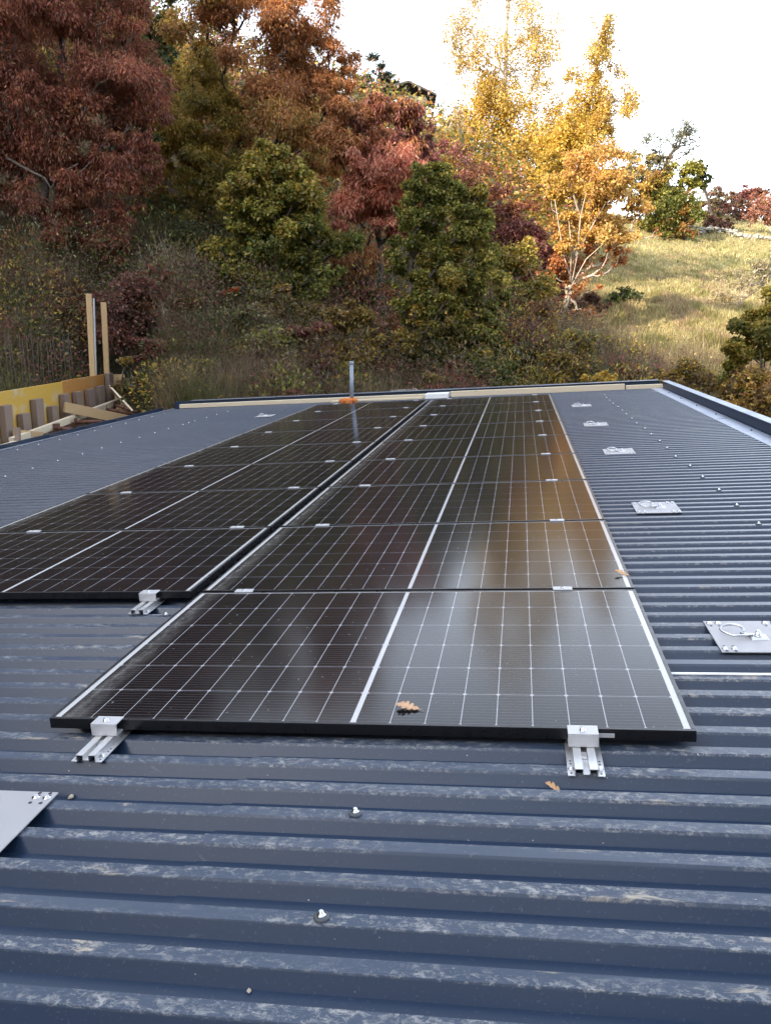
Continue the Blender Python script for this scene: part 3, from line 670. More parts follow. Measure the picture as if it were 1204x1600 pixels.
def tree(name, label, cat, d, trunk, blobs, n, leaf, r0=0.12, bk=None, droop=0.3, group=None, nclump=90, tips=0.006, cs=0.17, flat=0.8, depth=0.9, up=0.0, bend=0.15, jit=0.2, fill=0.38, lobes=15, limbs=()):
    """trunk: photo pixels from the foot up; blobs: (u, v, ru, rv, palette[, density[, depth offset]])"""
    global rng
    rng = np.random.default_rng(zlib.crc32(label.encode()))
    base = ground_at(trunk[0][0], d); base = base - np.array([0, 0, 0.12])
    tp = [base] + [at(u, v, d + 0.15 * i) for i, (u, v) in enumerate(trunk[1:], 1)]
    # split the trunk into short pieces
    T = [tp[0]]
    for a, b in zip(tp[:-1], tp[1:]):
        k = max(2, int(np.linalg.norm(b - a) / 0.8))
        for i in range(1, k + 1): T.append(a + (b - a) * i / k + rng.normal(0, 0.02, 3) * (i < k))
    T = np.array(T)
    k = d / F; w = []; E = []
    for bl in blobs:
        c = at(bl[0], bl[1], d + (bl[6] if len(bl) > 6 else 0.0)); rx, rz = bl[2] * k, bl[3] * k
        den = bl[5] if len(bl) > 5 else 1.0
        K = lobes if min(rx, rz) > 0.35 else 3    # every mass is broken into lobes of unequal size, with air between them
        for _ in range(K):
            a_ = rng.uniform(0, 2 * math.pi); q_ = math.sqrt(rng.random()) * 0.92; f_ = rng.uniform(0.16, 0.46)
            c2 = c + RT * (q_ * math.cos(a_) * rx) + np.array([0, 0, 1]) * (q_ * math.sin(a_) * rz) + FH * (rng.normal(0, 0.5) * depth * (rx + rz) / 2)
            r2 = f_ * math.sqrt(rx * rz); x2 = r2 * rng.uniform(0.95, 1.5); z2 = r2 * rng.uniform(0.6, 1.0) * (1.5 if flat > 1 else 1); d2 = den * rng.uniform(0.6, 1.4)
            E.append((c2, x2, z2, bl[4], d2)); w.append(x2 * z2 * d2)
    w = np.array(w); w /= w.sum()
    cc = []; cp = []; crad = []; cden = []
    for (c, rx, rz, pal, den), wi in zip(E, w):
        m = max(2, int(round(2.6 * nclump * rx * rz / sum(e[1] * e[2] for e in E))))
        q = unit(rng.normal(size=(m, 3))) * (rng.random((m, 1)) ** 0.42) * rng.normal(1.0, 0.17, (m, 1))
        ry = depth * 0.5 * (rx + rz)
        cc.append(c + RT * (q[:, :1] * rx) + FH * (q[:, 1:2] * ry) + np.array([0, 0, 1]) * (q[:, 2:] * rz))
        cp += [pal] * m; crad += list(2.0 * cs * (rx + rz) / 2 * 1.0 * rng.uniform(0.55, 1.45, m)); cden += [wi / m] * m
    cc = np.concatenate(cc); crad = np.array(crad); cden = np.array(cden); cden /= cden.sum()
    # keep crowns above the ground
    # skeleton: every clump hangs from the nearest node that is closer to the foot
    nT0 = len(T); NB = np.zeros((nT0 + 2 * len(cc), 3)); NB[:nT0] = T; PL = np.zeros(len(NB)); PL[:nT0] = np.concatenate([[0], np.cumsum(np.linalg.norm(np.diff(T, axis=0), axis=1))])
    par = [i - 1 for i in range(nT0)]; nn = nT0
    start = max(1, int(len(T) * 0.35)); order = np.argsort(np.linalg.norm(cc - T[-1], axis=1) * 0.4 + np.linalg.norm(cc - T[len(T) // 2], axis=1))
    jr = rng.normal(0, 1, (len(cc), 3))
    for i in order:
        N = NB[:nn]; df = N - cc[i]; dd = np.sqrt((df * df).sum(1)) + 0.30 * PL[:nn] + 0.8 * np.maximum(0, N[:, 2] - cc[i][2] + 0.2)
        if len(T) > start: dd[:start] += 50
        j = int(np.argmin(dd)); ln = np.linalg.norm(N[j] - cc[i]); mid = (N[j] + cc[i]) / 2 + jr[i] * bend * ln * 0.5 - np.array([0, 0, 0.06 * ln])
        NB[nn] = mid; par.append(j); PL[nn] = PL[j] + np.linalg.norm(mid - N[j])
        NB[nn + 1] = cc[i]; par.append(nn); PL[nn + 1] = PL[nn] + np.linalg.norm(mid - cc[i]); nn += 2
    nodes = NB
    cnt = np.zeros(len(nodes))
    for i in range(len(nodes) - 1, -1, -1):
        cnt[i] += 0.6
        if par[i] >= 0: cnt[par[i]] += cnt[i]
    rad = tips * cnt ** 0.52; rad = np.minimum(rad, r0 * 1.0); 
    nT = len(T); taper = np.linspace(1, 0.42, nT); rad[:nT] = np.maximum(rad[:nT] * 0.5, r0 * taper); rad[0] *= 1.35
    root = empty(name, tuple(base), label, cat, group)
    m = MB(); nodes = np.array(nodes) - base
    m.tube(list(nodes[:nT]), list(rad[:nT]), 10)
    for i in range(nT, len(nodes)):
        if (i - nT) % 2 == 0:                    # mid + tip
            j = par[i]; m.tube([nodes[j], nodes[i], nodes[i + 1]], [min(rad[j], rad[i] * 1.25), rad[i], rad[i + 1] * 0.8], 5, cap=False)
    for lb in limbs:
        pts = [at(u, v, d - 0.45) - base for u, v in lb]; m.tube(pts, list(np.linspace(r0 * 0.24, r0 * 0.09, len(pts))), 7)
    # fine twigs around every clump
    for i in range(len(cc)):
        c0 = cc[i] - base
        for _ in range(2):
            e = c0 + rng.normal(0, 1, 3) * crad[i] * 0.8 + np.array([0, 0, up * crad[i]]); m.tube([c0, (c0 + e) / 2 + rng.normal(0, 0.03, 3), e], [tips * 0.8, tips * 0.6, tips * 0.35], 3, cap=False)
    m.build('trunk', bk or BARK, root)
    # leaves
    nf = int(n * fill); n1 = n - nf
    ki = rng.choice(len(cc), n1, p=cden); off = rng.normal(size=(n1, 3)); off /= np.maximum(1, np.linalg.norm(off, axis=1, keepdims=True) / 2.2)
    off = off * crad[ki][:, None] * np.array([1, 1, flat]) * 0.8
    P = cc[ki] + off - base
    cols = np.zeros((n1, 3)); ctint = 1 + rng.normal(0, 0.17, (len(cc), 1)); od = np.argsort(ki, kind='stable'); cu = np.searchsorted(ki[od], np.arange(len(cc) + 1))
    for i in range(len(cc)):
        s = od[cu[i]:cu[i + 1]]; q = len(s)
        if q:
            c1 = pick(cp[i], q, jit); main = np.array(cp[i][rng.integers(0, len(cp[i]))]); cols[s] = (0.55 * c1 + 0.45 * main) * ctint[i]
    # leaves spread through the whole volume of the crown, thinned by noise so that gaps stay
    Pf = []; Cf = []; Of = []
    for (c, rx, rz, pal, den), wi in zip(E, w):
        q = int(nf * wi * 1.9); d3 = unit(rng.normal(size=(q, 3))) * (rng.random((q, 1)) ** 0.36) * rng.normal(1.0, 0.14, (q, 1)); ry = depth * 0.5 * (rx + rz)
        p3 = c + RT * (d3[:, :1] * rx) + FH * (d3[:, 1:2] * ry) + np.array([0, 0, 1]) * (d3[:, 2:] * rz); fq = 1.6 / max(0.6, math.sqrt(rx * rz))
        nz_ = vnoise(p3[:, 0] * fq * 1.5 + p3[:, 2] * fq, p3[:, 2] * fq * 2.1 + p3[:, 1] * fq, 61); k = rng.random(q) < np.clip((nz_ - 0.22) * 1.6, 0, 1); p3 = p3[k]
        Pf.append(p3 - base); Of.append(d3[k]); Cf.append(pick(pal, len(p3), jit) * (0.8 + 0.4 * vnoise(p3[:, 0] * 1.1, p3[:, 2] * 1.3, 63))[:, None])
    P = np.concatenate([P] + Pf); off = np.concatenate([off] + Of); cols = np.concatenate([cols] + Cf); n = len(P)
    ax = unit(off) * 0.9 + rng.normal(0, 0.6, (n, 3)) - np.array([0, 0, 1]) * droop * 1.6
    L = leaf[0] * rng.uniform(0.6, 1.3, n); Wd = leaf[1] * rng.uniform(0.65, 1.3, n)
    V, Cc = leaves(P, L, Wd, ax, np.clip(cols, 0.004, 0.9))
    quads('crown', V, Cc, LEAF, root)
    return root

SP = (0.15, 0.040)
tree('sapling', 'thin trunked rusty brown saplings between the green flecked tree and the dense green one', 'tree', 24.5, [(520, 600), (512, 520), (508, 440), (505, 380)],
     [(535, 430, 50, 50, RUST + BROWN, .6), (575, 500, 46, 50, BROWN + BURG, .6), (515, 505, 38, 42, OLIVE + BROWN, .6), (560, 410, 44, 36, RUST, .6), (545, 550, 40, 30, BROWN + OLIVE, .5)], 26000, (0.10, 0.05), 0.05, BARK, 0.4, nclump=70, group='autumn trees on the slope')
tree('hazel_tree', 'dark green and yellow bush tree between the red tree and the golden brown tree', 'tree', 25.5, [(245, 430), (246, 380), (250, 330)],
     [(248, 350, 52, 42, DGREEN + GREEN), (225, 318, 34, 34, YGREEN + ORR), (285, 360, 40, 36, GREEN + OLIVE), (232, 385, 40, 24, DGREEN), (200, 350, 30, 34, DGREEN + BURG)], 26000, (0.11, 0.08), 0.05, BARK_DARK, 0.2, nclump=60, group='autumn trees on the slope')
tree('hazel_tree', 'dull olive bush tree in the shade under the golden brown tree', 'tree', 27, [(335, 430), (336, 380), (340, 330)],
     [(340, 345, 52, 40, OLIVE + DGREEN), (375, 380, 40, 36, GREEN + BROWN), (310, 380, 40, 28, DGREEN + BROWN), (350, 410, 50, 22, BROWN + DGREEN)], 22000, (0.11, 0.07), 0.05, BARK_DARK, 0.3, nclump=60, group='autumn trees on the slope')
for (lab, u, v, ru, rv, dd, pal, nn) in (
    ('olive thicket at the foot of the green flecked tree', 435, 495, 55, 46, 19.5, OLIVE + BROWN, 12000), ('brownish thicket behind the grey pipe', 545, 530, 48, 52, 18, BROWN + OLIVE, 10000),
    ('rusty sapling behind the crooked grey trunk', 600, 500, 40, 50, 21.5, RUST + BROWN, 10000), ('burgundy thicket left of the grey pipe', 490, 550, 38, 46, 17.5, BURG + BROWN, 7000),
    ('tall brown thicket right of the two timber posts', 235, 480, 52, 62, 19, BROWN + BURG + RUST, 14000), ('mixed green and brown thicket above the long pale plank', 370, 535, 52, 56, 18, GREEN + BROWN, 12000),
    ('brown sapling at the left photo edge above the rebar', 30, 470, 50, 50, 20, BROWN + RUST, 12000), ('reddish thicket between the rebar and the timber posts', 110, 485, 48, 54, 19.5, BURG + RUST + BROWN, 12000),
    ('grey green sapling left of the burgundy tree', 775, 530, 36, 50, 21, GREYG + OLIVE, 9000), ('rust brown thicket right of the dense green tree', 835, 520, 36, 44, 23, RUST + BROWN, 9000), ('olive thicket under the pale limbed orange tree', 890, 550, 40, 36, 20, OLIVE + GREYG, 7000)):
    tree('thicket', lab, 'thicket', dd, [(u, v + rv), (u + 2, v + rv * .3), (u, v - rv * .5)], [(u, v, ru, rv, pal, .8), (u - ru * .6, v + rv * .35, ru * .6, rv * .6, pal, .8), (u + ru * .6, v + rv * .3, ru * .6, rv * .65, pal, .8), (u, v - rv * .7, ru * .5, rv * .4, pal, .6)],
         nn, (0.095, 0.045), 0.03, BARK, 0.2, nclump=60, tips=0.004, up=0.8, fill=0.45, lobes=9, group='thickets on the shaded slope', limbs=[[(u + random.uniform(-.8, .8) * ru + x, v + rv * random.uniform(-.9, 1) - y) for x, y in ((0, 0), (random.uniform(-5, 5), 16), (random.uniform(-16, 16), random.uniform(28, 60)))] for _ in range(0)])
tree('sapling', 'low brown and burgundy thicket under the tall red tree', 'tree', 22.5, [(130, 470), (132, 440), (135, 410)],
     [(130, 415, 55, 30, BURG + BROWN, .7), (75, 430, 50, 28, BROWN + OLIVE, .7), (185, 410, 40, 30, BURG + DGREEN, .7), (10, 430, 40, 35, BROWN + RUST, .7)], 22000, (0.10, 0.05), 0.03, BARK, 0.3, nclump=70, group='autumn trees on the slope')                               # drooping leaflet sprays
tree('ash_tree', 'tall dark red tree at the upper left with a pale leaning trunk', 'tree', 21, [(45, 455), (54, 400), (64, 330), (84, 230), (95, 110), (100, 0)],
     [(60, 70, 110, 90, RED), (150, 140, 85, 85, RED), (60, 190, 105, 80, RED), (165, 235, 65, 65, RED), (50, 285, 75, 50, RED), (135, 320, 70, 45, RED), (180, 60, 60, 75, RED), (30, -60, 130, 90, RED), (150, -60, 100, 70, RED, .9),
      (130, 375, 60, 40, RED, .8), (215, 250, 30, 40, RED, .8),       (200, 190, 42, 50, RED), (-40, 150, 100, 150, RED), (190, 290, 40, 40, RED), (110, 385, 45, 22, BURG, .6)], 180000, (0.115, 0.030), 0.15, BARK, 0.75, nclump=260, group='autumn trees on the slope',
     limbs=([(10, 246), (45, 266), (70, 278), (84, 300), (80, 340)], [(80, 296), (100, 268), (122, 256)]))
tree('oak_tree', 'dark green tree squeezed between the red tree and the golden one', 'tree', 27, [(222, 420), (222, 300), (222, 100)],
     [(218, 170, 36, 70, DGREEN), (226, 80, 34, 50, DGREEN), (232, 260, 46, 50, DGREEN), (225, 330, 50, 45, DGREEN), (240, 345, 50, 30, GREEN)], 26000, (0.13, 0.09), 0.12, BARK_DARK, 0.2, nclump=80, group='autumn trees on the slope')
tree('lime_tree', 'olive and yellowish tree high behind the gap left of the golden tree', 'tree', 36, [(245, 260), (245, 160), (240, 60)],
     [(245, 110, 55, 55, OLIVE), (222, 45, 50, 40, OLIVE), (175, 0, 60, 40, DGREEN), (120, 10, 60, 40, YGREEN), (260, 170, 45, 45, OLIVE + BROWN), (195, -40, 80, 40, DGREEN)], 30000, (0.15, 0.09), 0.14, BARK, 0.3, nclump=90, group='autumn trees on the slope')
tree('golden_rain_tree', 'broad golden brown tree, rust at its top and olive on its left side', 'tree', 25, [(402, 480), (398, 380), (388, 300), (372, 210), (345, 130), (332, 70)],
     [(400, 25, 75, 45, RUST), (475, 65, 55, 50, RUST), (522, 120, 32, 38, RUST, .7), (325, 50, 62, 48, RUST + OLIVE, .8), (440, 125, 80, 50, RUST), (300, 140, 52, 48, OLIVE), (330, 205, 75, 58, OLIVE), (288, 245, 42, 48, GOLDOL),
      (420, 200, 85, 60, RUST + OLIVE), (365, 280, 72, 48, OLIVE + YGREEN), (505, 175, 50, 42, RUST), (310, 300, 42, 28, GOLDOL), (420, -45, 70, 40, RUST, .7), (470, 240, 45, 40, OLIVE + RUST), (350, -20, 60, 40, RUST, .5), (335, 335, 48, 36, OLIVE + YGREEN), (420, 300, 50, 36, OLIVE + YGREEN), (490, 290, 40, 40, RUST + OLIVE), (265, 210, 30, 40, GOLDOL)], 180000, (0.11, 0.034), 0.17, BARK_DARK, 0.7, nclump=260, group='autumn trees on the slope')
tree('field_maple', 'green tree with yellow flecks standing in front of the golden brown tree', 'tree', 21, [(400, 580), (402, 480), (415, 400), (430, 340)],
     [(425, 415, 56, 46, GREEN + YGREEN, .8), (460, 345, 48, 55, YGREEN + OLIVE), (405, 345, 52, 45, YGREEN), (480, 430, 38, 36, GREEN, .8), (440, 300, 50, 30, OLIVE + YGREEN), (385, 400, 35, 45, YGREEN), (420, 270, 52, 40, OLIVE + YGREEN), (472, 300, 36, 36, YGREEN + OLIVE), (380, 300, 34, 40, OLIVE + YGREEN), (440, 460, 50, 25, GREEN), (355, 400, 36, 40, YGREEN + OLIVE), (505, 385, 34, 44, GREEN), (445, 330, 60, 34, YGREEN)], 56000, (0.10, 0.07), 0.10, BARK_DARK, 0.2, nclump=120, group='autumn trees on the slope')
tree('sumac_tree', 'pinkish red tree with slim dark trunks in the middle of the slope', 'tree', 23, [(588, 590), (590, 500), (594, 420), (590, 340), (585, 270)],
     [(565, 300, 72, 48, PINK), (600, 245, 52, 50, PINK + RUST), (622, 338, 40, 30, PINK), (520, 335, 45, 25, PINK), (545, 225, 52, 42, RUST), (640, 215, 30, 30, BURG), (590, 185, 55, 30, RUST + BURG), (470, 300, 40, 30, RUST), (560, 390, 40, 50, RUST, .35), (620, 290, 40, 40, PINK)], 80000, (0.14, 0.036), 0.10, BARK_DARK, 0.8, nclump=150, group='autumn trees on the slope',
     limbs=([(588, 575), (584, 500), (590, 430), (588, 380)], [(560, 565), (562, 500), (558, 430), (566, 380)], [(527, 540), (525, 470), (530, 410)], [(600, 560), (604, 500), (596, 440)]))
tree('elder_tree', 'dense green tree with a crooked grey trunk behind the far planks', 'tree', 19, [(621, 608), (624, 575), (631, 545), (640, 500), (655, 440), (672, 370), (685, 310)],
     [(682, 325, 48, 42, GREEN + YGREEN), (715, 395, 48, 52, GREEN + YGREEN), (690, 430, 54, 46, YGREEN + OLIVE), (738, 475, 40, 45, GREEN + YGREEN), (645, 455, 30, 34, YGREEN, .6), (722, 530, 48, 35, GREEN + OLIVE), (700, 495, 55, 35, YGREEN), (680, 288, 40, 26, GREEN + YGREEN), (755, 520, 28, 35, GREEN + YGREEN), (640, 400, 30, 34, GREEN + YGREEN), (762, 450, 30, 45, YGREEN), (772, 560, 28, 36, GREEN + OLIVE), (655, 335, 30, 36, GREEN + YGREEN), (738, 345, 30, 36, GREEN + YGREEN), (640, 520, 24, 40, OLIVE, .5), (648, 312, 28, 26, GREEN + YGREEN), (730, 315, 28, 26, GREEN + OLIVE), (765, 410, 22, 30, YGREEN)], 76000, (0.08, 0.055), 0.075, BARK, 0.25, nclump=170, group='autumn trees on the slope')
tree('dogwood_tree', 'burgundy tree standing in shade below the yellow poplars', 'tree', 31, [(800, 520), (800, 430), (805, 340)],
     [(790, 390, 48, 52, BURG), (842, 410, 34, 45, BURG), (755, 345, 48, 45, BURG), (800, 325, 48, 35, BURG + ORR), (855, 465, 38, 36, BURG), (740, 300, 40, 35, BURG + RUST), (700, 260, 40, 40, BURG), (800, 470, 50, 40, BROWN + BURG)], 34000, (0.12, 0.06), 0.11, BARK, 0.4, nclump=110, group='autumn trees on the slope')
tree('hornbeam_tree', 'small yellow green tree between the dense green tree and the burgundy one', 'tree', 26, [(805, 560), (806, 460), (812, 400)],
     [(815, 420, 40, 45, OLIVE + YGREEN), (790, 470, 32, 36, YGREEN), (835, 480, 28, 30, OLIVE), (770, 420, 24, 32, YGREEN + OLIVE), (820, 530, 36, 30, BROWN + OLIVE)], 20000, (0.10, 0.07), 0.06, BARK_PALE, 0.2, nclump=70, group='autumn trees on the slope')
tree('poplar_tree', 'tall yellow poplar, left of the two, its thin crown cut by the top edge', 'tree', 46, [(800, 440), (795, 300), (788, 180), (790, 60), (800, -60)],
     [(755, 200, 55, 60, YEL), (805, 260, 58, 52, YEL), (735, 245, 42, 40, YEL), (838, 190, 32, 50, YEL), (722, 60, 30, 55, PALEY, .36), (780, 20, 50, 65, PALEY, .42), (842, 50, 30, 60, PALEY, .42), (798, 120, 62, 55, YEL + PALEY, .55), (780, -60, 55, 50, PALEY, .3), (742, 130, 38, 50, PALEY + YEL, .45), (850, 130, 26, 45, YEL + PALEY, .4), (770, 310, 60, 35, YEL), (830, 310, 40, 30, YEL + ORY), (700, 205, 30, 30, STRAW + YEL, .5), (858, 230, 36, 55, YEL, .8), (862, 300, 36, 40, YEL, .8), (760, 270, 44, 40, YEL, .8)],
     72000, (0.115, 0.085), 0.15, BARK_PALE, 0.15, lobes=13, nclump=150, tips=0.008, cs=0.17, flat=1.5, fill=0.45, up=1.2, group='yellow poplars')
tree('poplar_tree', 'narrow leaning yellow poplar, right of the two', 'tree', 43, [(888, 450), (898, 300), (912, 200), (930, 110), (948, 20)],
     [(948, 38, 20, 30, YEL + PALEY, .4), (934, 80, 22, 42, YEL + PALEY, .45), (917, 135, 32, 42, YEL, .55), (902, 190, 38, 42, YEL), (962, 150, 26, 36, PALEY, .5), (892, 240, 46, 42, YEL), (950, 205, 32, 36, YEL + ORY, .8), (905, 290, 50, 40, YEL), (860, 260, 30, 40, YEL, .8), (968, 80, 10, 30, GREYG, .25)],
     46000, (0.115, 0.085), 0.13, BARK_PALE, 0.15, lobes=12, nclump=110, tips=0.008, cs=0.18, flat=1.5, fill=0.45, up=1.2, group='yellow poplars')
tree('cherry_tree', 'orange and yellow tree with several pale limbs at the edge of the meadow', 'tree', 30, [(872, 530), (878, 490), (892, 440), (902, 385), (904, 320), (915, 260)],
     [(930, 262, 52, 42, ORY), (962, 312, 44, 34, ORY), (902, 305, 44, 42, YEL + ORY), (990, 370, 34, 14, ORR, .7), (1015, 366, 16, 9, ORR, .6), (965, 395, 30, 12, ORR, .5), (940, 352, 55, 34, ORY), (918, 405, 55, 24, ORR, .6), (878, 440, 36, 26, ORR, .6), (1000, 325, 24, 22, ORY, .7), (985, 260, 26, 26, ORY, .5), (890, 360, 36, 30, ORY), (900, 495, 36, 24, ORR, .22)],
     26000, (0.105, 0.075), 0.12, BARK_PALE, 0.35, nclump=90, tips=0.008, cs=0.17, group='autumn trees on the slope',
     limbs=([(876, 500), (886, 462), (893, 440), (902, 395)], [(893, 440), (880, 400), (872, 350), (866, 312)], [(900, 400), (925, 352), (945, 318)], [(888, 455), (915, 405), (952, 372)], [(902, 395), (906, 340), (918, 290), (935, 248)], [(890, 440), (892, 390), (888, 345)]))
tree('walnut_tree', 'thin grey skyline tree with open branches on the right', 'tree', 82, [(1036, 300), (1038, 268), (1042, 246)],
     [(1045, 205, 38, 20, GREYG), (1018, 224, 18, 20, GREYG), (1076, 222, 20, 15, GREYG), (1048, 240, 30, 14, GREYG)], 3600, (0.17, 0.09), 0.3, BARK_DARK, 0.1, nclump=120, tips=0.011, cs=0.17, up=0.8, fill=0.3, lobes=16, group='trees on the skyline')
tree('oak_tree', 'green and brown tree at the top of the meadow, right of the orange tree', 'tree', 75, [(1046, 384), (1046, 330), (1050, 290)],
     [(1058, 290, 32, 32, YGREEN), (1040, 320, 32, 30, GREEN), (1075, 325, 20, 28, YGREEN + ORR), (1015, 300, 26, 30, ORY + OLIVE), (1060, 352, 30, 22, ORR + GREEN), (1080, 280, 14, 20, YGREEN), (1035, 350, 26, 26, GREEN + YGREEN), (1062, 318, 30, 30, GREEN)], 24000, (0.22, 0.16), 0.2, BARK_DARK, 0.2, nclump=90, tips=0.008, group='trees on the meadow')
tree('oak_tree', 'small dark round tree on the skyline beside the open grey tree', 'tree', 84, [(1093, 300), (1093, 275)], [(1093, 266, 11, 15, BLUEG), (1100, 285, 10, 12, DGREEN)], 1600, (0.28, 0.2), 0.15, BARK_DARK, 0.1, nclump=24, tips=0.009, group='trees on the skyline')
tree('oak_tree', 'brownish green tree behind the orange crown, left of the grey skyline tree', 'tree', 76, [(1000, 320), (1000, 260)], [(1002, 255, 24, 28, GREYG + OLIVE), (985, 290, 25, 25, GREYG), (1018, 268, 22, 24, GREYG + BROWN), (1014, 305, 26, 30, OLIVE + BROWN)], 9000, (0.24, 0.16), 0.18, BARK_DARK, 0.1, nclump=50, tips=0.009, group='trees on the skyline')
for (u, v, ru, rv, dd, pal, lab) in ((1126, 340, 17, 22, 79, BURG + BROWN, 'round dark red bush on the meadow terrace'), (1196, 328, 24, 24, 79, PINK + BROWN + BURG, 'pinkish tree with pale forked trunks at the right photo edge'),
        (1164, 303, 13, 12, 100, BURG, 'round burgundy tree on the far right skyline'), (1142, 312, 16, 10, 100, BURG + GREYG, 'low dull red bushes on the skyline left of the burgundy tree'), (1112, 308, 14, 11, 98, GREYG + BURG, 'low greyish bush on the skyline right of the green tree'),
        (1090, 330, 20, 15, 92, BURG + BROWN + GREYG, 'dull brown bush on the skyline at the foot of the green tree'), (1150, 326, 22, 13, 90, BURG + BROWN, 'wide low burgundy bush on the ridge between two taller ones'), (1206, 312, 22, 18, 96, PINK + BROWN, 'reddish brown bush on the ridge cut by the right photo edge'), (1118, 324, 18, 12, 93, GREYG + BROWN, 'grey brown bush on the ridge just above the dark red terrace bush'), (1176, 324, 16, 11, 94, OLIVE + BURG, 'low olive bush on the ridge left of the forked pale trunks'),
        (1186, 305, 12, 9, 100, BURG + BROWN + ORR, 'low reddish bush on the skyline near the right photo edge')):
    tree('bush' if ru < 23 else 'small_tree', lab, 'bush' if ru < 23 else 'tree', dd, [(u - 6 if ru > 22 else u, v + 40), (u - 8 if ru > 22 else u, v + 18), (u, v)], [(u, v, ru, rv, pal), (u + ru * .5, v + rv * .6, ru * .6, rv * .5, pal)], 2600, (0.24, 0.14), 0.10, BARK_PALE if ru > 22 else BARK, 0.3, nclump=36, tips=0.007, group='trees on the meadow')
tree('bare_tree', 'leaning pale bare tree standing in the sunny meadow at the right', 'tree', 38, [(1140, 500), (1146, 482), (1160, 466), (1182, 452), (1210, 425)],
     [(1130, 458, 22, 24, STRAW, .35), (1180, 425, 30, 20, STRAW + GREYG, .5), (1120, 480, 12, 22, STRAW, .5), (1205, 410, 22, 22, GREYG, .5), (1160, 445, 20, 16, STRAW, .3)], 2400, (0.14, 0.05), 0.13, BARK_PALE, 0.5, nclump=110, tips=0.007, cs=0.25, bend=0.3, group='trees on the meadow')
for (u, v, ru, rv, dd, pal, lab, nn) in ((592, 126, 22, 30, 90, BLUEG, 'dark green skyline tree just left of the small house', 10000), (566, 138, 13, 18, 88, BLUEG + GREYG, 'smaller dark skyline tree, leftmost by the house', 5000)):
    tree('cypress_tree', lab, 'tree', dd, [(u, v + 60), (u, v + 10), (u, v - rv * .7)], [(u - ru * .2, v, ru * .8, rv, pal), (u + ru * .4, v + rv * .3, ru * .7, rv * .7, pal), (u, v + rv * .9, ru * 1.1, rv * .7, pal)], nn, (0.26, 0.14), 0.16, BARK_DARK, 0.0, nclump=50, tips=0.008, group='trees on the skyline')
for (lab, u, v, ru, rv, dd, pal) in (('tall grey tan dry brush on the shaded slope right of the red tree', 255, 440, 48, 40, 21, GREYG + STRAW), ('grey dry brush left of the green flecked tree', 325, 425, 40, 36, 21.5, GREYG + BROWN), ('tangled grey brown brush uphill of the far left roof corner', 280, 520, 50, 46, 18.5, GREYG + BROWN)):
    tree('brush', lab, 'brush', dd, [(u, v + rv), (u, v + rv * .4), (u + 3, v - rv * .5)], [(u, v, ru, rv, pal, .5), (u - ru * .7, v + rv * .3, ru * .7, rv * .8, pal, .5), (u + ru * .7, v + rv * .3, ru * .7, rv * .8, pal, .5)], 6000, (0.11, 0.014), 0.02, BARK_PALE, -0.6, nclump=90, tips=0.0035, up=1.6, cs=0.26, flat=1.5, bend=0.3, group='dry brush on the shaded slope')
for (u, v, ru, rv, dd, lab) in ((655, 215, 30, 40, 62, 'pale leafless brush on the ridge below the house'), (700, 215, 34, 40, 60, 'pale straw coloured brush left of the yellow poplar'), (640, 235, 30, 30, 58, 'lower pale brush above the pinkish red tree'), (725, 185, 24, 30, 66, 'pale thin brush against the sky next to the poplar')):
    tree('brush', lab, 'brush', dd, [(u, v + 70), (u, v + 20), (u + 4, v - 20)], [(u, v, ru, rv, STRAW, .5), (u - ru * .5, v + rv * .4, ru * .7, rv * .7, STRAW, .5), (u + ru * .5, v + rv * .4, ru * .7, rv * .7, STRAW + BURG, .5)], 4200, (0.11, 0.035), 0.06, BARK_PALE, -0.4, nclump=110, tips=0.016, up=1.4, cs=0.3, group='pale brush on the ridge')

